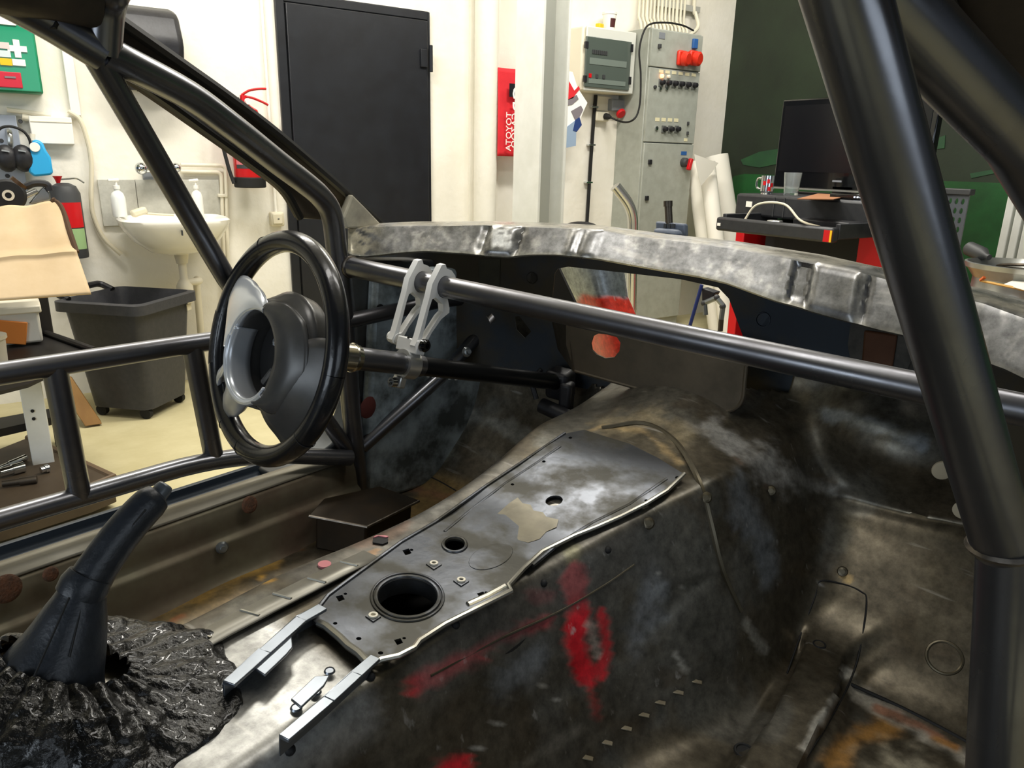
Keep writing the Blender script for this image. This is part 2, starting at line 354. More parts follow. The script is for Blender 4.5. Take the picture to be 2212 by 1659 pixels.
# ---- distribution box
db = thing('distribution_box', 'white wall-mounted fuse box with a smoked window', 'fuse box', (wp(1307, 200, .1)[0], YW, wp(1307, 203, .1)[2]))
a, b, c, d = wr(1265, 62, 1372, 200, .17)
part('body', G().box((a-.02, YW, c), (b, YW-.15, d)), m_offw, db, bevel=.012)
part('cover', G().prism([(a, YW-.15, z) for z in ()] or [(a, YW-.15, c), (b, YW-.15, c), (b, YW-.15, d), (a, YW-.15, d)], (0, -.02, 0)), M('light_grey_plastic', '#cfd0c8', .4), db, bevel=.008)
wa, wb_, wc, wd = wr(1263, 84, 1360, 192, .17)
m_smoke = M('smoked_window', '#4f5852', .12, coat=.3)
part('window', G().box((wa, YW-.165, wc), (wb_, YW-.182, wd)), m_smoke, db, bevel=.004)
for i in range(8): part('breaker', G().box((wa+.05+i*.017, YW-.182, wd-.105), (wa+.062+i*.017, YW-.187, wd-.08)), m_gdark, db)
for zz, hh in ((.13, .04), (.26, .03)): part('cover_strip', G().box((wa+.03, YW-.182, wd-zz-hh), (wb_-.04, YW-.185, wd-zz)), M('grey_green_strip', '#6f7972', .3), db)
for i in range(3): part('breaker', G().box((wa+.03+i*.06, YW-.182, wc+.06), (wa+.05+i*.06, YW-.188, wc+.085)), m_red if i == 0 else m_gdark, db)
for zz in (.03, .24): part('hinge', G().box((wa-.012, YW-.17, wc+zz), (wa+.012, YW-.188, wc+zz+.04)), m_blackp, db)
for zz in (.04, .25): part('latch', G().box((wb_-.01, YW-.17, wc+zz), (wb_+.008, YW-.19, wc+zz+.05)), m_blackp, db)
# ---- paint bucket + yellow cap on top of it
bp = wp(1316, 50, .09)
bk = thing('paint_bucket', 'small white paint bucket with a dark print standing on the fuse box', 'bucket', (bp[0], YW-.09, d))
part('pail', G().lathe((bp[0], YW-.09, d), (0, 0, 1), [(.038, 0), (.047, .10), (.047, .102)], 22), m_white, bk)
part('lid', G().lathe((bp[0], YW-.09, d+.102), (0, 0, 1), [(.051, 0), (.051, .014), (.044, .017)], 22), m_white, bk)
part('print', G().lathe((bp[0], YW-.09, d+.02), (0, 0, 1), [(.0402, 0), (.0455, .055)], 10, 2.6, 3.7), M('maroon_print', '#4b2424', .5), bk)
solo('yellow_cap', G().obox((wp(1296, 42, .1)[0], YW-.1, d+.018), (.05, .04, .035), .3), m_yel, 'small yellow plastic cap lying beside the bucket on the fuse box', 'cap', bevel=.006)
# ---- tall switch cabinet
cbd = .30
ca, cb_ = float(ru(1392, 300, y=YW-cbd)[0]), float(ru(1500, 300, y=YW-cbd)[0]); cz1 = float(ru(1460, 66, y=YW-cbd)[2])
cab = thing('switch_cabinet', 'tall grey steel switch cabinet with red sockets and rotary knobs', 'cabinet', ((ca+cb_)/2, YW-cbd/2, 0))
part('body', G().box((ca-.004, YW, 0), (cb_+.004, YW-cbd+.02, cz1)), m_gsteel, cab, bevel=.004)
zs = [cz1-.005, float(ru(1450, 149, y=YW-cbd)[2]), float(ru(1440, 309, y=YW-cbd)[2]), .08]
def fp(px, py, d=0): return ru(px, py, y=YW-cbd-d)
doors = []
for i in range(3): doors.append(part('door', G().box((ca+.004, YW-cbd, zs[i+1]+.004), (cb_-.002, YW-cbd+.02, zs[i]-.004)), m_gsteel, cab, bevel=.003))
def fbox(px, py, w, h, dep): p = fp(px, py, 0); return G().box((p[0]-w/2, p[1], p[2]-h/2), (p[0]+w/2, p[1]-dep, p[2]+h/2))
part('blue_socket', fbox(1499, 95, .045, .065, .02), m_blue, doors[0], bevel=.004)
for px in (1470, 1495):
    p = fp(px, 126); s_ = part('red_socket', G().box((p[0]-.045, p[1], p[2]-.05), (p[0]+.042, p[1]-.03, p[2]+.05)), M('red_orange_plastic', '#d3301c', .4), doors[0], bevel=.012)
    part('socket_lid', G().lathe((p[0]+.005, p[1]-.03, p[2]-.005), (.25, -1, -.1), [(.048, 0), (.048, .03), (.036, .04)], 20), M('red_orange_plastic'), s_)
part('name_plate', fbox(1430, 77, .055, .04, .003), m_mgrey, doors[0]); part('lock', fbox(1423, 100, .02, .028, .02), m_gdark, doors[0], bevel=.003)
for i in range(6):
    px = 1425+14.1*i; py = 179+1.3*i; p = fp(px+3, py-1)
    kb = part('knob_plate', fbox(px+2, py, .042, .048, .006), M('knob_silver', '#8d8f8c', .35, .6), doors[1])
    part('knob', G().lathe((p[0], p[1]-.006, p[2]), (0, -1, 0), [(.019, 0), (.017, .025), (.012, .028)], 14), m_blackp, kb)
    part('label_strip', fbox(px+3, 154+1.6*i, .042, .02, .002), M('paper_label', '#d9d2ae', .7), doors[1])
p = fp(1429, 164); part('indicator_lamp', G().lathe((p[0], p[1], p[2]), (0, -1, 0), [(.014, 0), (.014, .012), (.008, .018)], 14), M('lit_amber_lamp', '#ff9d5a', .4, emit=6), doors[1])
p = fp(1443, 166); part('indicator_lamp', G().lathe((p[0], p[1], p[2]), (0, -1, 0), [(.013, 0), (.013, .014), (.008, .018)], 14), m_offw, doors[1])
for px, py in ((1414, 188), (1425, 191), (1439, 191)): p = fp(px, py); part('button', G().lathe((p[0], p[1], p[2]), (0, -1, 0), [(.012, 0), (.012, .012), (.006, .014)], 12), m_chrome if px > 1420 else m_gdark, doors[1])
for i in range(3):
    px = 1431+14*i; p = fp(px+3, 279); kb = part('knob_plate', fbox(px+2, 279, .042, .048, .006), M('knob_silver'), doors[1])
    part('knob', G().lathe((p[0], p[1]-.006, p[2]), (0, -1, 0), [(.018, 0), (.016, .025), (.011, .028)], 14), m_blackp, kb)
for i in range(4): part('label_strip', fbox(1420+13.5*i, 258+.6*i, .042, .024, .002), M('paper_label'), doors[1])
p = fp(1417, 277); part('button', G().lathe((p[0], p[1], p[2]), (0, -1, 0), [(.014, 0), (.014, .012), (.008, .014)], 12), m_chrome, doors[1])
for px, py in ((1485, 267), (1484, 288)): part('lock', fbox(px, py, .014, .026, .014), m_gdark, doors[1], bevel=.003)
part('label_strip', fbox(1481, 302, .035, .022, .002), M('paper_label'), doors[1])
part('blue_label', fbox(1477, 331, .058, .026, .002), m_blue, doors[2])
p = fp(1476, 351); ms = part('main_switch', G().lathe((p[0], p[1], p[2]), (0, -1, 0), [(.035, 0), (.033, .03), (.02, .04)], 18), m_gdark, doors[2]); part('switch_handle', G().obox((p[0]+.018, p[1]-.05, p[2]-.012), (.028, .03, .085), 0, 0, .25), m_red, ms, bevel=.006)
for px, py in ((1403, 350), (1396, 428)): part('lock', fbox(px, py, .032, .034, .014), m_blackp, doors[2], bevel=.004)
# ---- cable bundle above the cabinet
cbn = thing('cable_bundle', 'bundle of cream cables fanning down into the switch cabinet top', 'cables', ((ca+cb_)/2, YW-.12, cz1))
m_cab = M('cream_cable', '#dcd6c0', .5)
for i in range(13):
    xt = wp(1382+8.2*i, 0, .05)[0]; xbm = ca+.03+(cb_-ca-.05)*i/12*1.0
    pts = [(xt, YW-.05, 3.0), (xt, YW-.05, cz1+.16+.03*(i % 3)), (xt*.55+xbm*.45, YW-.09, cz1+.09), (xbm, YW-.15, cz1+.045), (xbm, YW-.16, cz1-.01)]
    part('cable', G().tube(spline(pts, 7), .009+.003*(i % 4 == 2), 8), m_cab, cbn)
part('cable_tray', G().box((wp(1415, 0)[0], YW-.045, cz1+.2), (wp(1505, 0)[0], YW-.012, cz1+.24)), M('galvanised_tray', '#b9b8ae', .5, .3), cbn)
pts = [wp(1500, 0, .04), wp(1503, 30, .05), wp(1507, 60, .1), (cb_-.015, YW-.14, cz1-.005)]
solo('conduit', G().tube(spline([(pts[0][0], YW-.04, 3.2)]+pts, 6), .014, 10), m_cab, 'single thick cream conduit right of the cable bundle', 'conduit')
# ---- black flex with plug
pl = [wp(1318, 253, .10), wp(1336, 261, .16), wp(1352, 264, .26), wp(1366, 260, .335), wp(1377, 246, .345), wp(1383, 215, .35), wp(1384, 160, .35), wp(1381, 110, .35), wp(1390, 70, .35), wp(1405, 52, .30), wp(1440, 49, .26), wp(1475, 55, .22), wp(1498, 66, .2)]
fx = thing('black_flex', 'black power flex looping from a wall socket over the cabinet', 'cable', wp(1318, 263, .10))
part('flex', G().tube(spline(pl, 8), .0065, 8), m_rub, fx); part('plug', G().lathe(wp(1308, 251, .05), wp(1322, 254, .12)-wp(1308, 251, .05), [(.022, 0), (.022, .025), (.012, .05), (.008, .06)], 14), m_rub, fx)
# ---- sockets under the fuse box
g = thing('wall_socket', 'white double wall socket block with the black plug in it', 'socket', (wp(1303, 265)[0], YW, wp(1303, 264)[2]))
part('box', wbox(G(), 1289, 241, 1316, 262, 0, .045), m_offw, g, bevel=.008); part('upper_box', wbox(G(), 1290, 208, 1321, 240, 0, .02), m_offw, g, bevel=.004)
g = thing('power_socket', 'grey power socket with a red flap beside the cabinet', 'socket', wp(1337, 250, .05))
part('housing', wbox(G(), 1323, 214, 1351, 240, 0, .07), m_mgrey, g, bevel=.008); part('flap', G().lathe(wp(1340, 244, .075), (0, -.8, -.6), [(.036, 0), (.036, .012), (.03, .02)], 18), m_red, g)
# ---- black riser conduit with clips
rc = thing('black_conduit', 'black cable conduit clipped down the wall left of the cabinet', 'conduit', wp(1268, 480, .02))
part('conduit', G().tube([wp(1287, 205, .02), wp(1283, 250, .02), wp(1276, 350, .02), wp(1268, 480, .02), (wp(1268, 480, .02)[0]-.02, YW-.02, .1)], .013, 10), m_rub, rc)
for py, px in ((231, 1283), (313, 1277), (394, 1271)): p = wp(px, py, .02); part('clip', G().box((p[0]-.03, YW, p[2]-.006), (p[0]+.03, YW-.036, p[2]+.006)), m_chrome, rc, bevel=.002)
# ---- bent chrome rail
solo('chrome_rail', G().tube(fillet([ru(1329, 402, y=3.75), ru(1368, 452, y=3.7), np.array([ru(1371, 640, y=3.7)[0], 3.7, 0.0])], .14), .036, 20), M('worn_chrome', '#d7d7d2', .22, .9), 'bent chrome tube rail standing in front of the grey cabinet', 'rail')
# ---- paper rolls leaning in the corner
rolls = [((1506, 350, .25), (1560, 760, .55), .085, 'white paper roll leaning against the cabinet, leftmost of the three'), ((1545, 338, .2), (1610, 760, .5), .10, 'thick white paper roll leaning in the green corner, rightmost of the three'), ((1527, 352, .42), (1575, 760, .70), .06, 'thin white paper roll leaning between the two thicker rolls')]
for (a_, b_, r, lab) in rolls:
    p0, p1 = ru(a_[0], a_[1], y=YW-a_[2]), ru(b_[0], b_[1], y=YW-b_[2]-.1)
    q = p1+(p1-p0)*(-p1[2]/(p1[2]-p0[2])) if p1[2] < p0[2] else p1
    rt = thing('paper_roll', lab, 'paper roll', q, group='paper rolls in the corner')
    part('roll', G().tube([q+[0, 0, .012], p0], r, 24), m_paper, rt)
    part('core', G().tube([p0, p0+(p0-q)*.003], r*.4, 14), m_card, rt)
for r_, (px, py, y_) in zip(('loose_sheet',), ((1530, 345, YW-.62),)):
    P = [ru(*p, y=YW-.56) for p in ((1500, 333), (1552, 352), (1538, 372), (1514, 402), (1508, 380))]
    solo('loose_sheet', G().prism(P, (0, .002, 0)), m_paper, 'loose white sheet corner folded over the paper rolls', 'paper', smooth=0)
# ---- dark tyre top seen over the cowl
tc_ = ru(1247, 500, y=3.6); ty = thing('tyre_stand', 'black tyre on a post stand whose crown just shows above the scuttle', 'tyre', (tc_[0], tc_[1], 0)); part('tyre', G().torus(tc_-[0, 0, .26], (0, 1, .1), .24, .085, 40, 14), m_rub, ty); part('post', G().cyl((tc_[0], tc_[1], 0), (tc_[0], tc_[1], tc_[2]-.5), .03), m_gdark, ty); part('base', G().cyl((tc_[0], tc_[1], 0), (tc_[0], tc_[1], .03), .2), m_gdark, ty)
# ================================================================== left wall things
fa = thing('first_aid_cabinet', 'green first aid cabinet with a white cross at the left edge', 'cabinet', wp(30, 198, .1))
a, b, c, d = wr(-40, -40, 76, 198, .12)
part('case', G().box((a, YW, c), (b, YW-.10, d)), m_firstgreen, fa, bevel=.006); part('clear_door', G().box((a+.01, YW-.10, c+.005), (b-.006, YW-.12, d-.01)), M('green_tinted_panel', '#1a8a62', .12, coat=.3), fa, bevel=.004)
def fb(x0, y0, x1, y1): a, b, c, d = wr(x0, y0, x1, y1, .125); return G().box((a, YW-.119, c), (b, YW-.126, d))
cx_, cz_ = wp(37, 105, .125)[0], wp(37, 105, .125)[2]
part('white_cross', G().prism([(cx_+x*.0125, YW-.121, cz_+z*.0125) for x, z in ((-1, -3), (1, -3), (1, -1), (3, -1), (3, 1), (1, 1), (1, 3), (-1, 3), (-1, 1), (-3, 1), (-3, -1), (-1, -1))], (0, -.004, 0)), m_white, fa, smooth=0)
part('white_label', fb(27, 128, 55, 142), m_white, fa); part('yellow_label', fb(0, 126, 26, 141), m_yel, fa); part('picture_label', fb(-4, 91, 20, 105), M('pale_pink_print', '#d9c3bf', .6), fa); part('picture_label', fb(-4, 109, 23, 123), M('pale_blue_print', '#c9d4d6', .6), fa)
part('red_pouch', fb(-10, 155, 47, 189), M('red_pouch_plastic', '#c2263a', .5), fa, bevel=.003); part('pouch_print', G().box((wp(10, 166, .13)[0], YW-.126, wp(10, 168, .13)[2]), (wp(34, 166, .13)[0], YW-.129, wp(10, 164, .13)[2])), m_greyc, fa); part('white_packet', fb(-10, 30, 33, 53), m_white, fa)
# trunking, junction box, hose
solo('cable_trunking', wbox(G(), 121, -200, 145, 248, 0, .03), m_white, 'white cable trunking running down the wall to the junction box', 'trunking', bevel=.003)
jb = thing('junction_box', 'large flat white junction box on the left wall', 'junction box', wp(115, 310, .05))
part('box', wbox(G(), 66, 252, 158, 311, 0, .05), m_white, jb, bevel=.004); part('lid_line', wbox(G(), 66, 262, 155, 264, .049, .053), m_offw, jb); part('gland', G().cyl(wp(48, 252, .03), wp(66, 256, .03), .016), m_offw, jb)
solo('hose', G().tube(spline([wp(148, 240, .02), wp(172, 258, .03), (wp(188, 300, .03)), wp(197, 350, .03), wp(197, 430, .03), wp(203, 470, .03), wp(225, 515, .03), wp(262, 550, .04)], 7), .011, 10), m_cream, 'cream flexible hose bending down the wall to the sink', 'hose')
solo('wall_pipe', G().tube([wp(15, 237, .03), wp(110, 250, .03)], .012, 10), m_offw, 'short horizontal white pipe above the grey tool plate', 'pipe')
# grey tool plate with hooks, ear defenders, blue bottle
tpb = thing('tool_plate', 'grey steel tool plate on the wall behind the ear defenders', 'tool board', wp(20, 420, .03))
part('plate', wbox(G(), -60, 247, 48, 420, 0, .03), M('blue_grey_steel', '#a6adb8', .4, .4), tpb, bevel=.003)
for px, py in ((3, 304), (16, 380), (44, 262)): part('bolt', G().lathe(wp(px, py, .03), (0, -1, 0), [(.01, 0), (.008, .006)], 10), m_gdark, tpb)
part('hook', G().tube(spline([wp(18, 280, .03), wp(20, 286, .07), wp(22, 305, .08), wp(22, 318, .07)], 5), .012, 8), m_alu, tpb)
ed = thing('ear_defenders', 'black ear defenders hanging from the grey tool plate', 'ear defenders', wp(30, 370, .1))
for px in (14, 50):
    p = wp(px, 342, .10); part('ear_cup', G().ball(p, (.047, .035, .062)), m_blackp, ed); part('cushion', G().torus(p+[0, .028, 0], (0, 1, 0), .036, .012, 24, 8), m_rub, ed)
    part('silver_badge', G().obox(wp(px-2, 326, .137), (.03, .006, .007), 0, 0, .2), m_alu, ed)
part('headband', G().tube(spline([wp(-12, 320, .1), wp(-4, 282, .1), wp(20, 273, .1), wp(48, 282, .1), wp(63, 300, .1), wp(67, 322, .1)], 6), .006, 8), m_rub, ed)
bb = thing('blue_bottle', 'bright cyan plastic bottle with a white oval label on the wall', 'bottle', wp(93, 380, .08))
P = [wp(*p, .12) for p in ((70, 303), (80, 301), (93, 308), (100, 325), (110, 340), (115, 372), (112, 378), (74, 382), (62, 372), (60, 345))]
part('body', G().prism(P, (0, .07, 0)), m_cyan, bb, bevel=.012); p = wp(75, 318, .125); part('label', G().lathe(p, (0, -1, 0), [(.022, 0), (.02, .004)], 20), m_white, bb); part('neck', G().cyl(wp(70, 303, .09), wp(70, 289, .09), .012), m_offw, bb)
# red pump oil can and the bent spout
oc = thing('oil_can', 'black pump can with red head and red and green label beside the cardboard', 'oil can', wp(162, 556, .09))
def op(px, py): return ru(px, py, y=YW-.09)
part('body', G().lathe(op(160, 556), (0, 0, 1), [(.066, 0), (.068, .01), (.068, .31), (.053, .345), (.024, .36)], 24), m_gdark, oc)
part('red_label', G().lathe(op(160, 556)+[0, 0, .15], (0, 0, 1), [(.0692, 0), (.0692, .12)], 14, 1.9, 4.2), m_red, oc); part('green_label', G().lathe(op(160, 556)+[0, 0, .045], (0, 0, 1), [(.0692, 0), (.0692, .10)], 14, 1.9, 4.2), M('pale_green_label', '#93b27c', .6), oc)
part('pump_head', G().tube([op(122, 428), op(156, 430)], .015, 12), m_red, oc); part('pump_rod', G().cyl(op(126, 428), op(126, 390), .004), m_alu, oc); part('pump_collar', G().ball(op(126, 415), .018), m_red, oc); part('pump_cap', G().lathe(op(126, 396), (0, 0, 1), [(.008, 0), (.014, .02), (.022, .034)], 14), m_red, oc); part('spout', G().tube(spline([op(126, 388), op(150, 386), op(166, 386), op(182, 395)], 5), .004, 8), m_chrome, oc)
# towel dispenser
td = thing('towel_dispenser', 'large rounded black paper towel dispenser high on the wall', 'dispenser', wp(320, 195, .12))
a, b, c, d = wr(255, 5, 398, 192, .2)
pr = [(a, YW, c), (a, YW-.08, c), (a, YW-.17, c+.06), (a, YW-.22, c+.2), (a, YW-.21, d-.14), (a, YW-.15, d-.03), (a, YW-.06, d), (a, YW, d)]
part('cover', G().prism(pr, (b-a, 0, 0)), m_blackp, td, bevel=.03); part('towel_slot', G().box((a+.08, YW-.05, c-.006), (b-.08, YW-.16, c+.01)), m_rub, td); part('clip', G().box((b-.14, YW-.10, c-.012), (b-.12, YW-.12, c)), m_alu, td)
# sink group
sk = thing('wash_basin', 'white ceramic wash basin on the wall under grey splash panels', 'sink', wp(365, 560, .2))
sx0, sx1 = wp(236, 495, .10)[0], wp(492, 495, .10)[0]; sz = wp(365, 487, .36)[2]; smx = (sx0+sx1)/2; hw = (sx1-sx0)/2*.9
def rimpt(t, s_, z):
    cx, cy = math.cos(t), math.sin(t); return (smx+hw*s_*np.sign(cx)*abs(cx)**.55, YW-.22-.20*s_*np.sign(cy)*abs(cy)**.55, z)
prof = [(.15, sz-.16), (.5, sz-.14), (.8, sz-.08), (.97, sz-.01), (1.0, sz+.02), (.95, sz+.03), (.86, sz+.015), (.72, sz-.06), (.4, sz-.10), (.02, sz-.11)]
part('bowl', G().grid(lambda u, v: rimpt(2*math.pi*v, *(lambda i, f: ((1-f)*np.array(prof[i])+f*np.array(prof[min(i+1, 9)])))(min(int(u*9), 8), u*9-min(int(u*9), 8))), 18, 40), m_ceram, sk, smooth=60)
part('drain_flange', G().lathe((smx+.02, YW-.2, sz-.21), (0, 0, 1), [(.028, 0), (.036, .045), (.045, .06)], 20), m_offw, sk)
part('trap', G().lathe((smx+.02, YW-.2, sz-.42), (0, 0, 1), [(.03, 0), (.042, .02), (.042, .09), (.03, .115), (.02, .13), (.02, .21)], 20), m_offw, sk)
part('waste_pipe', G().tube(fillet([(smx+.02, YW-.2, sz-.31), (smx+.10, YW-.2, sz-.31), (smx+.10, YW-.10, sz-.31), (smx+.10, YW-.06, .02)], .03), .019, 12), m_offw, sk)
part('overflow_slot', G().box((smx-.006, YW-.425, sz-.045), (smx+.0, YW-.41, sz-.02)), m_gdark, sk)
for i, (x0, x1) in enumerate(((217, 298), (298, 478))):
    a, b, c, d = wr(x0, 388, x1-1, 488, .02); solo('splash_panel', G().box((a, YW, c), (b, YW-.02, d)), M('speckled_grey_panel', '#bfbdb2', .4, 0, '#b2b0a5', 40), ('narrow' if i == 0 else 'wide')+' speckled grey splash panel above the wash basin', 'splash panel', bevel=.002)
tp = thing('tap', 'chrome wall tap above the wash basin', 'tap', wp(345, 385, .06))
part('valve_body', G().tube([wp(305, 364, .09), wp(384, 362, .09)], .022, 16), m_chrome, tp); part('handle', G().ball(wp(305, 364, .10), (.03, .03, .03)), m_chrome, tp); part('handle', G().ball(wp(380, 362, .10), (.026, .03, .024)), m_chrome, tp); part('spout', G().tube(fillet([wp(343, 368, .09), wp(343, 384, .12), wp(343, 386, .2)], .03), .013, 12), m_chrome, tp); part('wall_plate', wbox(G(), 310, 372, 350, 388, 0, .04), m_mgrey, tp, bevel=.004)
for px, r, lab, mt in ((262, .033, 'clear hand soap bottle with pump at the left of the basin', M('milky_clear_plastic', '#e6e8e2', .25)), (431, .028, 'white hand soap bottle with pump at the right of the basin', m_white)):
    p = wp(px, 486, .12); p[2] = sz+.03; t = thing('soap_bottle', lab, 'soap bottle', p, group='soap bottles on the basin')
    part('bottle', G().lathe(p, (0, 0, 1), [(r, 0), (r*1.05, .01), (r*1.05, .09), (r*.8, .115), (r*.4, .125), (r*.4, .135)], 20), mt, t)
    pm = part('pump', G().lathe(p+[0, 0, .135], (0, 0, 1), [(r*.5, 0), (r*.5, .016), (r*.18, .018), (r*.18, .04)], 14), m_white, t); part('nozzle', G().tube([p+[.012, 0, .178], p+[-.035, -.01, .176]], [.009, .006], 10), m_white, pm)
br = thing('dish_brush', 'pale scrubbing brush lying on the rim of the basin', 'brush', wp(303, 486, .16)); p = wp(303, 484, .16); p[2] = sz+.035
part('head', G().obox(p+[0, 0, .018], (.075, .045, .035), .2, 0, -.3), m_cream, br, bevel=.01); part('handle', G().tube([p+[.03, 0, .01], p+[.16, -.02, .0]], .006, 8), m_cream, br)
wpz = thing('water_pipes', 'pair of painted water pipes running beside the basin', 'pipes', wp(485, 600, .03))
for px, top in ((478, 372), (487, 358)): part('pipe', G().tube(fillet([wp(390, top-2, .03), wp(px, top, .03), (wp(px, 560, .03)[0], YW-.03, .45)], .03), .010, 10), m_offw, wpz)
part('pipe_clip', wbox(G(), 472, 419, 492, 426, 0, .045), m_offw, wpz, bevel=.003)
# fire extinguisher
ex = thing('fire_extinguisher', 'red fire extinguisher with a black base hanging left of the door', 'fire extinguisher', wp(540, 408, .12))
p0 = wp(541, 405, .12); p0[1] = YW-.12; ez = wp(541, 250, .12)[2]-p0[2]
part('cylinder', G().lathe(p0+[0, 0, .05], (0, 0, 1), [(.075, 0), (.078, .01), (.078, ez-.055), (.066, ez-.02), (.035, ez-.002), (.024, ez+.01)], 28), m_red, ex); part('foot_ring', G().lathe(p0, (0, 0, 1), [(.078, 0), (.083, .005), (.083, .05), (.078, .055)], 28), m_rub, ex)
part('label', G().lathe(p0+[0, 0, .12], (0, 0, 1), [(.0792, 0), (.0792, .12)], 12, 2.0, 3.5), M('pink_print_label', '#d7737a', .5), ex); part('label_band', G().lathe(p0+[0, 0, .10], (0, 0, 1), [(.0793, 0), (.0793, .02)], 12, 2.0, 3.5), m_gdark, ex)
vz = p0+[0, 0, ez+.05]; v_ = part('valve', G().cyl(vz, vz+[0, 0, .05], .018), m_red, ex); part('gauge', G().lathe(vz+[.012, -.02, .02], (.3, -1, 0), [(.016, 0), (.016, .012)], 14), m_white, v_)
part('lever', G().tube(spline([vz+[-.01, 0, .05], vz+[.03, -.01, .075], vz+[.075, -.02, .085], vz+[.115, -.02, .088]], 4), .011, 8, flat=.6), m_red, ex); part('grip', G().tube(spline([vz+[-.005, 0, .045], vz+[.04, -.01, .04], vz+[.09, -.02, .022], vz+[.12, -.02, .008]], 4), .011, 8, flat=.6), m_red, ex)
part('hose', G().tube(spline([vz+[-.02, 0, .03], vz+[-.10, .02, 0], vz+[-.13, .02, -.12], vz+[-.11, 0, -.3], vz+[-.09, -.02, -.40]], 6), .010, 10), m_rub, ex)
# light switch box and its conduit
ws = thing('switch_box', 'beige surface switch box beside the black door', 'socket', wp(600, 490, .05))
part('box', wbox(G(), 586, 458, 615, 489, 0, .05), m_cream, ws, bevel=.01); part('cover', wbox(G(), 590, 462, 611, 484, .05, .058), m_cream, ws, bevel=.006); part('slot', wbox(G(), 600, 472, 604, 474, .057, .06), m_gdark, ws); part('conduit', G().cyl(wp(596, 458, .02), (wp(596, 458, .02)[0], YW-.02, 3.2), .009), m_wall, ws)
# ================================================================== floor things on the left
# square open bin
ba = math.radians(46); bc = ru(285, 655, z=.56); bc = np.array([.43, 3.99, 0])
bn = thing('waste_bin', 'big dark grey open waste bin standing under the wash basin', 'bin', bc)
RZ = np.array(Euler((0, 0, ba)).to_matrix())
def bq(x, y, z): return RZ@V3((x, y, z))+bc
def ring(w, dpt, z, r=.05): return [bq(px, py, z) for px, py in rrect(-w/2, -dpt/2, w/2, dpt/2, r, 4)]
R_ = [ring(.32, .32, .05), ring(.42, .40, .53), ring(.47, .46, .53), ring(.47, .46, .575), ring(.42, .41, .58), ring(.40, .39, .54), ring(.30, .30, .08)]
g = G(); nr = len(R_[0]); g.add([p for r in R_ for p in r], [(i*nr+k, i*nr+(k+1) % nr, (i+1)*nr+(k+1) % nr, (i+1)*nr+k) for i in range(len(R_)-1) for k in range(nr)]+[tuple(range(nr-1, -1, -1)), tuple((len(R_)-1)*nr+k for k in range(nr))])
part('tub', g, M('dark_grey_bin_plastic', '#333438', .5, 0, '#3b3b3e', 40, bump=.08), bn, smooth=40)
part('handle', G().tube(fillet([bq(-.15, .20, .57), bq(-.15, .27, .60), bq(.15, .27, .60), bq(.15, .20, .57)], .03), .016, 10), m_blackp, bn); part('sticker', G().obox(bq(.17, -.206, .50), (.035, .004, .03), ba), m_cream, bn)
for x, y in ((-.13, -.12), (.13, -.12), (.13, .12), (-.13, .12)): part('castor', G().cyl(bq(x-.012, y, .028), bq(x+.012, y, .028), .028), m_rub, bn)
# parts trolley with cardboard, trays
tw = M('trolley_black_steel', '#1d1b1a', .5, .2, '#262322', 8)
tr = thing('tool_trolley', 'black two-shelf tool trolley standing at the left edge', 'trolley', (-.25, 3.1, 0))
def tz(px, py, z): return ru(px, py, z=z)
def quad(pts, z, h): return G().prism([tz(px, py, z) for px, py in pts], (0, 0, h))
top_z = .62; q = [(-60, 790), (20, 740), (92, 722), (205, 762), (60, 830), (-60, 860)]
part('shelf', quad(q, .50, -.012), tw, tr)
e = [tz(px, py, .50) for px, py in ((20, 740), (92, 722), (205, 762))]; part('shelf_rim', G().tube([e[0]+[0, 0, .012], e[1]+[0, 0, .012], e[2]+[0, 0, .012]], .012, 8), tw, tr)
part('post', G().box(tz(98, 722, .5)-[.03, .03, .5], tz(98, 722, .5)+[.03, .03, .42]), tw, tr, bevel=.004)
part('post', G().box(tz(-150, 740, .5)-[.03, .03, .5], tz(-150, 740, .5)+[.03, .03, .42]), tw, tr, bevel=.004)
wl = tz(92, 965, .18); part('white_leg', G().box((wl[0]-.04, wl[1]-.02, 0), (wl[0]+.03, wl[1]+.02, .45)), m_steelw, tr, bevel=.003)
for dz in (.33, .30): part('leg_hole', G().cyl((wl[0]-.012, wl[1]-.024, dz), (wl[0]-.012, wl[1]-.018, dz), .006, n=10), m_rub, tr)
part('lower_shelf', quad([(-60, 930), (110, 898), (112, 918), (-60, 958)], .24, .03), tw, tr)
part('top_shelf', G().box((-1.3, 3.08, .80), (float(tz(110, 660, .82)[0]), 3.5, .83)), tw, tr)
# storage boxes on the trolley
sb = thing('storage_box', 'clear storage box holding an orange packet under the cardboard', 'storage box', tz(40, 742, .51))
p = tz(30, 745, .51); part('box', G().box(p-[.28, .0, 0], p+[.10, .16, .13]), M('frosted_clear_plastic', '#cfccc0', .35), sb, bevel=.01); part('orange_packet', G().obox(p+[-.02, -.004, .055], (.14, .012, .09), 0, 0, .2), m_orange, sb, bevel=.003); part('lid', G().box(p-[.29, .01, -.12], p+[.11, .17, .15]), m_offw, sb, bevel=.006)
p = tz(8, 790, .505); solo('plastic_tub', G().lathe(p-[.04, 0, 0], (0, 0, 1), [(.055, 0), (.06, .1), (.066, .102), (.066, .115), (.0, .118)], 20), m_offw, 'small white plastic tub at the left end of the trolley shelf', 'tub')
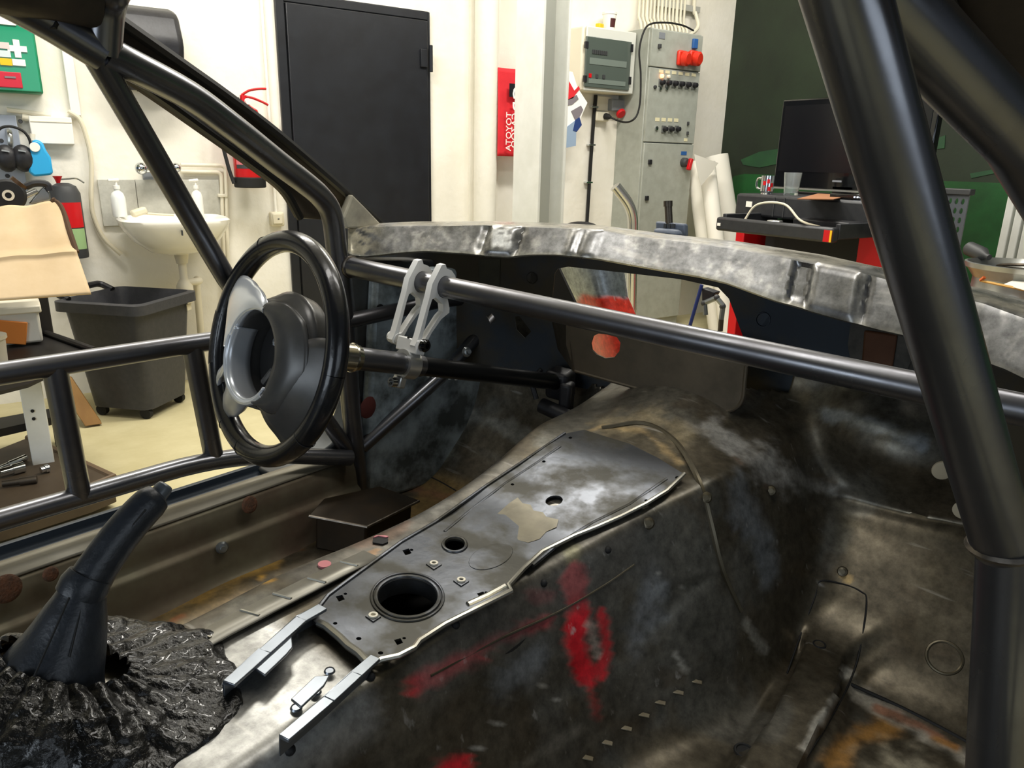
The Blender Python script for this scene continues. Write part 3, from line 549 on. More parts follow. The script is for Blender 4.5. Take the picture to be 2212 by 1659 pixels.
# cardboard sheet slid over the top with greasy metal parts
cs = thing('cardboard_sheet', 'large brown corrugated cardboard flap hanging in front of the trolley', 'cardboard', ru(90, 650, y=2.75))
def cq(px, py, y): return ru(px, py, y=y)
A_, B_ = [cq(-70, 458, 3.0), cq(128, 437, 3.0)], [cq(-70, 655, 2.72), cq(197, 636, 2.72)]
sheet = lambda u, v: (1-v)*((1-u)*A_[0]+u*A_[1])+v*((1-u)*B_[0]+u*B_[1])+[0, -.012*math.exp(-((v-.55)/.03)**2)-.006*math.sin(9*u)*(1-v), .004*math.sin(14*u+2)*(1-v)]
part('flap', G().grid(sheet, 30, 40), m_card, cs, thick=.006); part('torn_edge', G().tube(spline([cq(112, 434, 3.0), cq(126, 440, 2.99), cq(138, 462, 2.96), cq(150, 500, 2.9), cq(165, 545, 2.84)], 6), [.012, .013, .014]+[.009]*22, 8), M('torn_dark_cardboard', '#4a3522', .9), cs)
zt_ = A_[0][2]; part('box_top', G().box((A_[0][0]-.3, 3.0, zt_-.2), (A_[1][0]-.01, 3.32, zt_-.01)), m_card, cs)
m_grease = M('greasy_steel', '#4a443c', .4, .7, '#5c5348', 18); m_gal = M('galvanised_part', '#8b8f90', .35, .8)
def pt(px, py): return ru(px, py, y=3.12)
g = thing('suspension_bush', 'black rubber suspension bush with a steel sleeve on the cardboard box', 'bush', pt(18, 445)); c_ = pt(18, 422); ax = nrm(CAMROOM-c_)
part('rubber', G().lathe(c_-ax*.04, ax, [(.0, 0), (.05, 0), (.054, .01), (.054, .06), (.046, .07), (.017, .072)], 24), m_rub, g); part('sleeve', G().lathe(c_+ax*.03, ax, [(.018, 0), (.018, .006), (.010, .006), (.010, .0)], 18), m_offw, g)
solo('pipe_sleeve', G().tube([pt(22, 415), pt(44, 393)], .028, 16), M('brown_oxide_steel', '#4f3a26', .5, .5), 'brown rusty steel sleeve lying on the bush', 'sleeve')
solo('steel_bracket', G().prism([pt(*p) for p in ((62, 440), (85, 412), (94, 403), (108, 418), (110, 432), (75, 441))], (0, .05, 0)), m_gal, 'bent galvanised bracket lying on the cardboard box', 'bracket', bevel=.004)
solo('steel_link', G().obox(pt(52, 424), (.09, .03, .018), .2, 0, -.45), m_alu, 'short bright steel link between bush and bracket', 'link', bevel=.005)
solo('black_trim', G().tube(spline([pt(55, 403), pt(75, 396), pt(100, 398), pt(108, 412)], 5), .012, 8), m_blackp, 'black plastic trim curved behind the galvanised bracket', 'trim')
# wooden offcut on the floor
a_, b_ = ru(205, 918, z=.01), ru(140, 820, y=3.90); solo('wood_plank', G().hexa([a_+[-.04, 0, 0], a_+[.03, 0, 0], a_+[.03, .05, 0], a_+[-.04, .05, 0]], [b_+[-.04, .0, 0], b_+[.03, .0, 0], b_+[.03, .05, 0], b_+[-.04, .05, 0]]), m_wood, 'wooden plank leaning beside the waste bin', 'plank', bevel=.003)
# low bench top with sockets
lb = thing('low_bench', 'low brown workbench slab with loose sockets behind the door bars', 'bench', (-.2, 3.0, 0)); lz = .12
part('slab', G().prism([tz(*p, lz) for p in ((-80, 1130), (-80, 1000), (60, 945), (245, 1030), (190, 1052), (30, 1100))], (0, 0, -.1)), M('oily_brown_board', '#4e4131', .6, 0, '#413527', 6), lb, bevel=.004)
part('edge_strip', G().tube([tz(60, 945, lz), tz(245, 1030, lz), tz(190, 1052, lz)], .012, 8), M('worn_brown_edge', '#6b5843', .6), lb)
for i, (p, q2, r, lab) in enumerate([((-20, 1020), (55, 988), .012, 'long chrome ratchet extension on the low bench'), ((0, 1022), (52, 1008), .020, 'fat chrome socket pair on the low bench'), ((88, 1016), (105, 1011), .015, 'single small chrome socket alone on the low bench'), ((5, 1045), (80, 1035), .014, 'brown greasy bolt on the low bench')]):
    a_, b_ = tz(*p, lz+r), tz(*q2, lz+r); mid = (a_+b_)/2
    solo('socket_tool', G().tube([a_, mid*.7+a_*.3, mid, mid, b_], [r*.8, r*.8, r*.8, r, r], 14), m_chrome if i < 3 else m_grease, lab, 'tool')
# ================================================================== right side: trolley with screen
cart = thing('workshop_cart', 'black and red workshop cart with an open drawer under the screen', 'cart', (3.6, 2.4, 0))
m_cart = M('cart_black_plastic', '#26272a', .45, 0, '#2e2f31', 25, bump=.05)
yl, yr = float(ru(1588, 440, x=3.45)[1]), float(ru(1925, 450, x=3.45)[1]); ct = float(ru(1700, 424, x=3.45)[2]); cb0 = float(ru(1880, 510, x=3.45)[2])
part('top_tray', G().box((3.45, yr, ct-.12), (4.0, yl, ct)), m_cart, cart, bevel=.015)
part('side_block', G().box((3.43, yr-.01, cb0), (4.0, float(ru(1852, 470, x=3.45)[1]), ct-.10)), m_cart, cart, bevel=.02)
dy0, dy1 = float(ru(1545, 490, x=3.12)[1]), float(ru(1800, 500, x=3.12)[1]); dzt = float(ru(1650, 478, x=3.12)[2])
dr = part('drawer', G().box((3.12, dy1, dzt-.07), (3.17, dy0, dzt)), m_cart, cart, bevel=.012); part('drawer_tray', G().box((3.17, dy1+.02, dzt-.055), (3.6, dy0-.02, dzt-.045)), m_cart, dr); part('drawer_side', G().box((3.17, dy1, dzt-.055), (3.6, dy1+.025, dzt+.015)), m_cart, dr, bevel=.004); part('drawer_side', G().box((3.17, dy0-.025, dzt-.055), (3.6, dy0, dzt+.015)), m_cart, dr, bevel=.004)
part('warning_sticker', G().box((3.116, dy1+.002, dzt-.065), (3.12, dy1+.045, dzt-.012)), m_red, dr); part('sticker_stripe', G().box((3.114, dy1+.002, dzt-.065), (3.118, dy1+.012, dzt-.012)), m_yel, dr); part('white_arrow', G().box((3.116, dy0-.035, dzt-.045), (3.12, dy0-.015, dzt-.03)), m_white, dr)
part('label', G().box((3.445, yl-.12, ct-.07), (3.45, yl-.08, ct-.04)), m_white, cart)
for py_ in (1670, 1692): yy = float(ru(py_, 460, x=3.45)[1]); part('seam', G().box((3.446, yy-.003, ct-.11), (3.45, yy+.003, ct-.01)), m_gdark, cart)
for yy, ww in ((float(ru(1880, 540, x=3.5)[1]), .07), (float(ru(1596, 520, x=3.5)[1]), .03)): part('red_leg', G().hexa([(3.5, yy-ww-.02, 0), (3.9, yy-ww-.02, 0), (3.9, yy+ww-.02, 0), (3.5, yy+ww-.02, 0)], [(3.5, yy-ww, cb0), (3.9, yy-ww, cb0), (3.9, yy+ww, cb0), (3.5, yy+ww, cb0)]), m_red, cart, bevel=.006)
part('inner_cabinet', G().box((3.6, yr+.12, .1), (3.98, yl-.12, cb0+.02)), M('cart_inner_dark', '#121214', .6), cart)
# cables in the drawer
dc = [(3.22, dy0-.10, dzt-.02), (3.24, dy0-.16, dzt+.07), (3.27, dy0-.30, dzt+.08), (3.25, dy0-.42, dzt+.01), (3.22, dy0-.55, dzt-.01), (3.21, dy0-.62, dzt-.02)]
cbl = thing('drawer_cable', 'beige cable with white plugs curled in the open drawer', 'cable', dc[-1]); part('lead', G().tube(spline(dc, 7), .006, 8), m_cream, cbl)
for p in (dc[0], dc[-1]): part('plug', G().obox(V3(p), (.025, .045, .02), .2), m_white, cbl, bevel=.004)
solo('drawer_adapter', G().obox((3.24, dy0-.28, dzt-.015), (.05, .07, .03), .3), m_alu, 'small bright metal adapter in the open drawer', 'adapter', bevel=.006)
solo('drawer_case', G().obox((3.36, dy0-.5, dzt-.01), (.14, .3, .05), .05), m_blackp, 'flat black case at the back of the open drawer', 'case', bevel=.006)
# screen
tx = 3.92; s0, s1 = ru(1692, 216, x=tx), ru(1996, 425, x=tx)
tv = thing('flat_screen', 'large black flat screen standing on the workshop cart', 'screen', (tx, (s0[1]+s1[1])/2, ct))
zt2, zb2, ya, yb2 = float(s0[2]), float(ru(1740, 408, x=tx)[2]), float(s0[1]), float(s1[1])
part('bezel', G().box((tx, yb2, zb2), (tx+.05, ya, zt2)), m_blackg, tv, bevel=.008); part('panel', G().box((tx-.004, yb2+.03, zb2+.095), (tx, ya-.025, zt2-.035)), m_screen, tv); part('foot', G().box((tx-.1, (ya+yb2)/2-.25, ct), (tx+.1, (ya+yb2)/2+.25, ct+.015)), m_blackg, tv, bevel=.004); part('neck', G().box((tx+.0, (ya+yb2)/2-.06, ct+.01), (tx+.04, (ya+yb2)/2+.06, zb2+.02)), m_blackg, tv)
part('silver_strip', G().box((tx-.006, yb2, zb2-.006), (tx, ya, zb2+.004)), m_alu, tv); part('maker_mark', G().box((tx-.003, float(ru(1818, 395, x=tx)[1])-.0, zb2+.045), (tx, float(ru(1798, 395, x=tx)[1]), zb2+.055)), m_mgrey, tv)
# mug, glass, cardboard sheet, router
def onc(px, py, x): p = ru(px, py, x=x); return np.array([p[0], p[1], ct])
p = onc(1655, 425, 3.55); mg = thing('steel_mug', 'shiny steel mug with red blossom prints on the cart', 'mug', p)
part('cup', G().lathe(p, (0, 0, 1), [(.032, 0), (.03, .008), (.036, .016), (.036, .10), (.033, .10), (.033, .02), (.0, .018)], 26), m_chrome, mg); part('handle', G().tube(spline([p+[.0, .035, .085], p+[.0, .07, .08], p+[0, .07, .035], p+[0, .035, .025]], 6), .006, 8), m_chrome, mg)
for a_, h in ((3.3, .07), (3.9, .05), (3.5, .03), (2.7, .06)): part('red_print', G().lathe(p+[0, 0, h-.011], (0, 0, 1), [(.0366, 0), (.0366, .022)], 5, a_-1.2, a_-.75), m_red, mg)
p = onc(1708, 420, 3.62); gl = thing('drinking_glass', 'clear empty drinking glass in front of the screen', 'glass', p); part('glass', G().lathe(p, (0, 0, 1), [(.0, .012), (.034, .012), (.044, .12), (.047, .12), (.037, 0), (.0, 0)], 26), m_glass, gl)
P = [ru(px, py, z=ct+.02) for px, py in ((1715, 432), (1760, 418), (1818, 414), (1800, 432))]; solo('brown_card', G().prism([ru(px, py, z=ct+.005) for px, py in ((1722, 431), (1780, 416), (1850, 420), (1800, 432))], (0, 0, .004)), M('red_brown_card', '#9a6a48', .8), 'thin reddish brown card lying on the cart top', 'card', smooth=0)
c0 = ru(1820, 428, x=3.5); solo('pale_card', G().hexa([c0+[0, .02, 0], c0+[0, -.28, -.0], c0+[.3, -.28, .02], c0+[.3, .0, .02]], [c0+[0, .02, .004], c0+[0, -.28, .004], c0+[.3, -.28, .045], c0+[.3, -.02, .045]]), m_card, 'pale curled cardboard sheet lying on the router', 'card', smooth=0)
r0 = onc(1858, 437, 3.5); rt = thing('router', 'flat black router with a row of lit white LEDs', 'router', r0); part('case', G().box(r0-[.02, .12, 0], r0+[.15, .16, .028]), m_blackg, rt, bevel=.006)
for i in range(5): part('led', G().box(r0+[-.024, -.012+(i-2)*-.016-.003, .012], r0+[-.02, -.012+(i-2)*-.016+.003, .018]), M('white_led', '#dfeaff', .4, emit=5), rt)
# radiator, perforated basket
rd = thing('radiator', 'white ribbed panel radiator under the green wall at the right', 'radiator', (XW-.3, 1.95, .3))
for i in range(14): y_ = float(ru(2158, 480, x=XW-.25)[1])-.05-i*.055; part('rib', G().box((XW-.28, y_-.02, .35), (XW-.22, y_+.02, float(ru(2170, 440, x=XW-.25)[2])+.06)), m_steelw, rd, bevel=.006)
pb = ru(2046, 474, x=3.9); bs = thing('wire_basket', 'grey perforated steel panel standing on the cart end', 'panel', pb)
bw, bh = .17, .24; part('panel', plate2d([(-bw/2, -bh/2), (bw/2, -bh/2), (bw/2, bh/2), (-bw/2, bh/2)], [circ(-bw/2+.025+.03*i, -bh/2+.03+.045*j, .009, 10, .015) for i in range(5) for j in range(5)], lambda u, v: (pb[0], pb[1]-u, pb[2]+v), .01), M('grey_perforated_steel', '#6d7278', .4, .6), bs, smooth=0); part('top_rail', G().box((pb[0]-.02, pb[1]-bw/2-.01, pb[2]+bh/2), (pb[0]+.03, pb[1]+bw/2+.01, pb[2]+bh/2+.03)), m_gdark, bs, bevel=.005)
part('post', G().box((pb[0]-.01, pb[1]-.02, 0), (pb[0]+.01, pb[1]+.02, pb[2]-bh/2)), m_gdark, bs)
# wheel rims lying on a bench at the far right
wb2 = thing('wheel_bench', 'wooden bench top under the wheel rims at the right', 'bench', ru(2190, 640, y=1.2)*[1, 1, 0]); rc_ = ru(2215, 570, z=.90); bz = .72
part('top', G().box((rc_[0]-.4, rc_[1]-.5, bz-.04), (rc_[0]+.5, rc_[1]+.35, bz)), m_wood, wb2, bevel=.004)
for sx in (-.35, .45):
    for sy in (-.45, .3): part('leg', G().box((rc_[0]+sx-.03, rc_[1]+sy-.03, 0), (rc_[0]+sx+.03, rc_[1]+sy+.03, bz-.04)), m_wood, wb2)
wr_ = thing('alloy_wheel', 'silver alloy wheel rim lying flat on the bench at the right', 'wheel rim', (rc_[0], rc_[1], bz))
part('barrel', G().lathe((rc_[0], rc_[1], bz), (0, 0, 1), [(.17, 0), (.20, .0), (.205, .02), (.19, .03), (.17, .07), (.17, .12), (.192, .15), (.205, .16), (.207, .178), (.198, .18), (.19, .165), (.165, .13), (.16, .06), (.165, .01)], 48), m_alu, wr_)
part('spoke_face', G().lathe((rc_[0], rc_[1], bz+.03), (0, 0, 1), [(.03, 0), (.03, .03), (.16, .02), (.165, 0)], 40), m_alu, wr_)
part('inner_hoop', G().torus((rc_[0]+.04, rc_[1]-.02, bz+.165), (.15, .1, 1), .125, .006, 40, 8), m_grease, wr_)
solo('black_bottle', G().lathe(ru(2090, 535, z=bz+.21), ru(2128, 552, z=bz+.19)-ru(2090, 535, z=bz+.21), [(.0, 0), (.02, 0), (.03, .012), (.03, .09), (.012, .12), (.012, .135)], 18), m_gdark, 'dark grey bottle lying across the wheel rim edge', 'bottle')
a_, b_ = ru(2118, 606, z=bz+.14), ru(2240, 632, z=bz+.12); st = thing('wooden_stick', 'flat wooden stirring stick with an orange tip in front of the rim', 'stick', b_); part('stick', G().tube([a_, b_], .011, 6, flat=.4), M('pale_stick_wood', '#c99d57', .7), st); part('orange_tip', G().tube([a_, a_+(b_-a_)*.06+[0, 0, .015]], .013, 6, flat=.5), M('orange_paint', '#b5541f', .6), st)
solo('paper_sheet', G().prism([ru(*p, z=bz+.13) for p in ((2168, 615), (2240, 585), (2260, 640))], (0, 0, .002)), m_paper, 'white paper corner lying by the wheel rim', 'paper', smooth=0)
# ================================================================== stripped car shell (car frame)
def vnoise(P, f, seed=1):
    r = np.random.default_rng(seed).random((32, 32, 32)); q = P*f; i = np.floor(q).astype(int); t = q-i; t = t*t*(3-2*t); o = 0
    for a in (0, 1):
        for b in (0, 1):
            for c in (0, 1):
                o = o+r[(i[..., 0]+a) % 32, (i[..., 1]+b) % 32, (i[..., 2]+c) % 32]*(t[..., 0] if a else 1-t[..., 0])*(t[..., 1] if b else 1-t[..., 1])*(t[..., 2] if c else 1-t[..., 2])
    return o
def fbm(P, f, seed=1): return (vnoise(P, f, seed)*.55+vnoise(P, f*2.1, seed+1)*.28+vnoise(P, f*4.3, seed+2)*.17)
def ss(t): t = np.clip(t, 0, 1); return t*t*(3-2*t)
def smin(a, b, k): h = np.clip(.5+.5*(b-a)/k, 0, 1); return b*(1-h)+a*h-k*h*(1-h)
def smax(a, b, k): return -smin(-a, -b, k)
def ztun(y): return .28+.055*ss((y-.75)/.4)
def sdf(x, y, z):
    zt = ztun(y); xc = -.075+.05*ss((y-.62)/.6); a = .118+.075*ss((y-.72)/.55)
    side = (np.abs(x-xc)-(a+np.clip(zt-z, -.05, .4)*.40))*.92
    tun = smax(z-zt, side, .022)
    tun = smax(tun, side, .01)
    zf = .004*np.sin(x*42)*ss((np.abs(x)-.2)/.1)*ss((.9-y)/.2)
    fl = z-zf
    d = smin(fl, tun, .045)
    rail = smax(smax((np.abs(x-.352+.03*ss((y-1.1)/.4))-.034)*.8, z-.045, .008), y-1.40, .02)
    rail2 = smax(smax(np.abs(x-.352+.03*ss((y-1.1)/.4))-.055, z-.012, .01), y-1.44, .02)
    d = smin(d, smin(rail, rail2, .012), .012)
    railL = smax(smax(np.abs(x+.40)-.035, z-.03, .02), y-1.2, .03); d = smin(d, railL, .02)
    y0 = 1.25+.06*ss(-x/.3+.4)
    toe = -(y-y0-z*.85)*.76
    d = smin(d, toe, .05)
    wall = 1.50-.06*x*x-y
    d = smin(d, wall, .08)
    bell = (np.sqrt(((x+.015)/.30)**2+((y-1.50)/.46)**2+((z-.06)/.36)**2)-1)*.30
    d = smin(d, bell, .07)
    blis = (np.sqrt(((x-.36)/.20)**2+((y-1.62)/.22)**2+((z-.36)/.12)**2)-1)*.14     # pressed bulge on the passenger bulkhead
    d = smin(d, blis, .05)
    groove = np.exp(-((z-.245-.08*(x-.4))/.012)**2)*.008*ss((x-.22)/.08); d = d+groove
    groove2 = np.exp(-(((x-.085-.36*ss((y-.55)/1.0)*.5))/.010)**2)*.004*ss((y-.3)/.2)*(z < .2); d = d+groove2
    return d+.0035*(np.sin(x*17+y*9)*np.sin(y*13-z*11+1))
def hit(px, py):
    r = nrm(RCAR@np.array([(px-CX)/F, (py-CY)/F, 1.0])); t = .3
    for _ in range(120):
        p = CAMCAR+r*t; d = float(sdf(*p)); t += d*.6
        if t > 4: break
    return CAMCAR+r*t
nx, nw = 300, 310; xs = np.linspace(-.66, .66, nx+1); ws_ = np.linspace(-.30, 1.42, nw+1)
XX, WW = np.meshgrid(xs, ws_, indexing='ij'); s2 = math.sqrt(.5); nn = np.full_like(XX, 1.0)
for _ in range(110):
    Y, Z = (WW-nn)*s2, (WW+nn)*s2; nn = nn-sdf(XX, Y, Z)*.6
P = np.stack([XX, (WW-nn)*s2, (WW+nn)*s2], -1)
BR = lin('#5a5040'); colr = np.zeros(P.shape)+np.array([.112, .096, .068]); met = np.full(XX.shape, .75)
n1 = fbm(P, 7, 3); n2 = fbm(P, 16, 9); n3 = fbm(P, 40, 17)
def blend(mask, c, m):
    global colr, met
    colr = colr*(1-mask[..., None])+np.array(c)*mask[..., None]; met = met*(1-mask)+m*mask
blend(ss((n1-.50)/.12)*.7, (.15, .145, .125), .75)
blend(ss((n2-.56)/.1)*.6, (.075, .058, .036), .55)
blend(ss((-.16-XX)/.08)*ss((.05-P[..., 2])/.03)*ss((n1-.35)/.2), (.17, .115, .045), .3)
KN1, KN2 = fbm(P, 26, 31)-.5, fbm(P, 70, 36)-.5
def stroke(pts, r, c, m=.0, soft=.5, st=1.0, seed=31, world=False):
    Q = [V3(p) if world else hit(*p) for p in pts]; d = np.full(XX.shape, 9.0)
    for a, b in zip(Q, Q[1:] or Q):
        ab = b-a; t = np.clip(((P-a)@ab)/max(ab@ab, 1e-9), 0, 1); d = np.minimum(d, np.linalg.norm(P-(a+t[..., None]*ab), axis=-1))
    blend(ss((r*(1+1.5*KN1+.8*KN2)-d)/(r*soft))*st, c, m)
RED = (.50, .012, .02); RUST = (.30, .10, .02); OCH = (.34, .20, .045); PALE = (.50, .49, .46); BLU = (.27, .30, .33)
stroke([(1540, 930), (1640, 990), (1690, 1020)], .055, PALE, .5, .9, .75)
stroke([(1590, 1060), (1640, 1160), (1660, 1240)], .05, BLU, .6, 1, .55)
stroke([(1400, 1290), (1370, 1370)], .045, (.33, .35, .37), .6, 1, .7)
stroke([(1090, 1480), (1160, 1430)], .03, BLU, .6, 1, .5)
stroke([(1780, 890), (1880, 915), (1990, 960)], .02, BLU, .6, .9, .8)
stroke([(1640, 960), (1740, 1040), (1790, 1060)], .02, (.36, .35, .32), .6, .9, .7)
stroke([(1020, 900), (1130, 940), (1180, 960)], .03, (.30, .30, .27), .6, 1, .6)
stroke([(960, 980), (930, 1010)], .03, (.33, .33, .28), .6, 1, .55)
stroke([(1300, 920), (1400, 900), (1480, 940)], .05, (.27, .22, .13), .5, 1, .7)
stroke([(1240, 945), (1300, 920), (1390, 930), (1470, 1000)], .012, (.42, .30, .14), .3, 1, .6)
stroke([(1235, 1210), (1225, 1180)], .018, (.25, .23, .10), .4, .8)
stroke([(1238, 1255), (1250, 1330), (1248, 1400), (1262, 1460)], .027, RED, 0, .35, 1)
stroke([(1300, 1320), (1312, 1400), (1295, 1450)], .015, RED, 0, .5, .9)
stroke([(1275, 1350), (1290, 1415)], .011, (.45, .36, .30), .5, .7, .8)
stroke([(1265, 1470), (1290, 1540)], .010, (.35, .03, .03), .1, .7, .6)
stroke([(900, 1480), (960, 1445), (1040, 1405)], .014, RED, 0, .6, .95)
stroke([(1060, 1390), (1190, 1335)], .010, (.40, .03, .04), 0, .7, .75)
stroke([(1150, 1290), (1190, 1285)], .014, (.33, .02, .03), .1, .9, .6)
stroke([(960, 1652), (1010, 1650)], .014, RED, 0, .5, 1)
stroke([(265, 1330), (420, 1290), (520, 1245), (600, 1215)], .035, OCH, .1, 1, .9)
stroke([(330, 1365), (390, 1330)], .018, RUST, 0, .7, .9); stroke([(565, 1245), (580, 1255)], .012, (.5, .27, .03), 0, .6, .9)
stroke([(640, 1180), (780, 1180), (880, 1130)], .022, (.20, .075, .018), .1, .9, .8); stroke([(790, 1205), (810, 1190)], .008, (.45, .2, .03), 0, .6)
stroke([(880, 1050), (960, 1075)], .03, (.18, .085, .045), .2, .9, .75); stroke([(1000, 1110), (960, 1080)], .012, (.32, .30, .25), .3, .9, .6)
stroke([(1790, 1655), (1840, 1600), (1930, 1560)], .026, (.30, .15, .035), 0, 1, .9); stroke([(1850, 1500), (1960, 1560), (2090, 1640)], .024, (.40, .37, .31), .3, .9, .85)
stroke([(1900, 1530), (1990, 1570), (2060, 1610)], .012, (.25, .09, .04), .1, .8, .8); stroke([(1900, 1640), (1990, 1650)], .04, (.42, .38, .28), .2, 1, .75); stroke([(2030, 1600), (2060, 1615)], .014, (.33, .16, .04), 0, .9, .9)
stroke([(1830, 1450), (1780, 1540), (1740, 1620)], .010, (.50, .48, .42), .3, .7, .8)
stroke([(1820, 1240), (1830, 1250)], .010, (.36, .25, .1), .1, .6, .9)
stroke([(1600, 1000), (1590, 990)], .008, (.09, .06, .04), .2, .8, .8); stroke([(1655, 1050), (1662, 1052)], .007, (.05, .035, .025), .2, .5, .9)
stroke([(1610, 1350), (1650, 1400)], .014, (.42, .40, .34), .7, .6, .8); stroke([(1455, 1410), (1480, 1445)], .006, (.5, .48, .42), .7, .6, .7)
stroke([(1120, 1660), (1200, 1610), (1260, 1570)], .012, (.34, .32, .27), .7, 1, .6)
for px, py in ((1100, 1505), (1150, 1490), (1200, 1500), (1170, 1480), (1075, 1560), (1370, 1250), (1420, 1230), (1470, 1265), (1340, 1560), (1030, 1610)): stroke([(px, py), (px+4, py+10)], .0022, (.6, .58, .52), .8, .5, .8)
blend(ss((.47-P[..., 1])/.03)*ss((P[..., 2]-.22)/.03)*ss((XX+.16)/.03), (.34, .337, .32), .75)
blend(ss((P[..., 2]-.20)/.04)*ss((P[..., 1]-.5)/.03)*ss((1.0-P[..., 1])/.05)*.5, (.19, .185, .17), .75)
colr *= (.75+.5*n3)[..., None]
vid = np.arange((nx+1)*(nw+1)).reshape(nx+1, nw+1)
q = np.stack([vid[:-1, :-1], vid[1:, :-1], vid[1:, 1:], vid[:-1, 1:]], -1).reshape(-1, 4)
cen = P.reshape(-1, 3)[q].mean(1)
HOLE = cu(880, 1292, z=ztun(.58)); HO2 = cu(982, 1180, z=ztun(.72))
H3, H4 = hit(2035, 1016), hit(2078, 1102)
keep = (np.hypot(cen[:, 0]-HOLE[0], cen[:, 1]-HOLE[1]) > .043) | (cen[:, 2] < .2)
keep &= (np.hypot(cen[:, 0]-HO2[0], cen[:, 1]-HO2[1]) > .02) | (cen[:, 2] < .2)
keep &= ((cen[:, 2] < .405) & ~((cen[:, 0] > -.33) & (cen[:, 0] < -.08) & (cen[:, 2] > .315) & (cen[:, 1] > 1.44))) | ((cen[:, 2] < .46) & ((cen[:, 0] < -.36) | (cen[:, 0] > .14)))
q = q[keep]
def paint_mat(name, rough=.34, rough2=.58, bump=.12, scr=60):
    m = bpy.data.materials.new(name); m.use_nodes = True; N = m.node_tree.nodes; L = m.node_tree.links; b = N['Principled BSDF']
    a = N.new('ShaderNodeAttribute'); a.attribute_name = 'tone'; mt = N.new('ShaderNodeAttribute'); mt.attribute_name = 'bare'
    tc = N.new('ShaderNodeTexCoord'); n = N.new('ShaderNodeTexNoise'); n.inputs['Scale'].default_value = 55; n.inputs['Detail'].default_value = 8; n.inputs['Roughness'].default_value = .7; L.new(tc.outputs['Object'], n.inputs['Vector'])
    r = N.new('ShaderNodeMapRange'); r.inputs['From Min'].default_value = .3; r.inputs['From Max'].default_value = .7; r.inputs['To Min'].default_value = .58; r.inputs['To Max'].default_value = 1.45; L.new(n.outputs['Fac'], r.inputs['Value'])
    mx = N.new('ShaderNodeVectorMath'); mx.operation = 'SCALE'; L.new(a.outputs['Color'], mx.inputs[0]); L.new(r.outputs[0], mx.inputs['Scale'])
    sn = N.new('ShaderNodeTexNoise'); sn.inputs['Scale'].default_value = scr; sn.inputs['Detail'].default_value = 3; mp = N.new('ShaderNodeMapping'); mp.inputs['Scale'].default_value = (.10, 1, .7); mp.inputs['Rotation'].default_value = (.3, .2, .6)
    L.new(tc.outputs['Object'], mp.inputs['Vector']); L.new(mp.outputs[0], sn.inputs['Vector'])
    sr = N.new('ShaderNodeMapRange'); sr.inputs['From Min'].default_value = .67; sr.inputs['From Max'].default_value = .78; sr.inputs['To Max'].default_value = .45; L.new(sn.outputs['Fac'], sr.inputs['Value'])
    ms = N.new('ShaderNodeMix'); ms.data_type = 'RGBA'; ms.inputs['B'].default_value = (.6, .58, .54, 1); L.new(mx.outputs[0], ms.inputs['A']); L.new(sr.outputs[0], ms.inputs['Factor']); L.new(ms.outputs['Result'], b.inputs['Base Color'])
    L.new(mt.outputs['Fac'], b.inputs['Metallic'])
    n3_ = N.new('ShaderNodeTexNoise'); n3_.inputs['Scale'].default_value = 9; n3_.inputs['Detail'].default_value = 5; L.new(tc.outputs['Object'], n3_.inputs['Vector'])
    rr = N.new('ShaderNodeMapRange'); rr.inputs['From Min'].default_value = .35; rr.inputs['From Max'].default_value = .65; rr.inputs['To Min'].default_value = rough; rr.inputs['To Max'].default_value = rough2; L.new(n3_.outputs['Fac'], rr.inputs['Value']); L.new(rr.outputs[0], b.inputs['Roughness'])
    bp_ = N.new('ShaderNodeBump'); bp_.inputs['Strength'].default_value = bump; bp_.inputs['Distance'].default_value = .008; L.new(n3_.outputs['Fac'], bp_.inputs['Height']); L.new(bp_.outputs[0], b.inputs['Normal'])
    MATS[name] = m; return m
def painted(name, verts, faces, tone, bare, mat, parent, thick=0, smooth=50):
    used = np.unique(faces); remap = np.zeros(len(verts), int)-1; remap[used] = np.arange(len(used)); verts, tone, bare, faces = verts[used], tone[used], bare[used], remap[faces]
    me = bpy.data.meshes.new(name); me.from_pydata((verts-BASE[parent.name]).tolist(), [], faces.tolist())
    at = me.attributes.new('tone', 'FLOAT_COLOR', 'POINT'); at.data.foreach_set('color', np.concatenate([tone, np.ones((len(tone), 1))], 1).astype(np.float32).ravel())
    ab = me.attributes.new('bare', 'FLOAT', 'POINT'); ab.data.foreach_set('value', bare.astype(np.float32)); me.shade_smooth(); me.set_sharp_from_angle(angle=math.radians(smooth))
    o = bpy.data.objects.new(name, me); COL.objects.link(o); o.parent = parent; finish(o, mat, 0, thick); return o
shell = thing('car_shell', 'stripped bare-steel car body shell with open floor, tunnel and bulkhead', 'car', (0, .6, -.15), car=True)
m_pan = paint_mat('stripped_floor_steel', .28, .5)
painted('floor_pan', P.reshape(-1, 3), q, np.clip(colr, 0, 1).reshape(-1, 3), met.ravel(), m_pan, shell, thick=-.002)
# added black box under the tunnel so the shifter holes show dark inside
m_under = M('dark_backing_black', '#141210', .8)
part('tunnel_dark_box', G().hexa([(-.26, -.2, -.02), (.12, -.2, -.02), (.16, 1.3, -.02), (-.26, 1.3, -.02)], [(-.195, -.2, .212), (.05, -.2, .212), (.075, 1.15, .212), (-.195, 1.15, .212)]), m_under, shell)
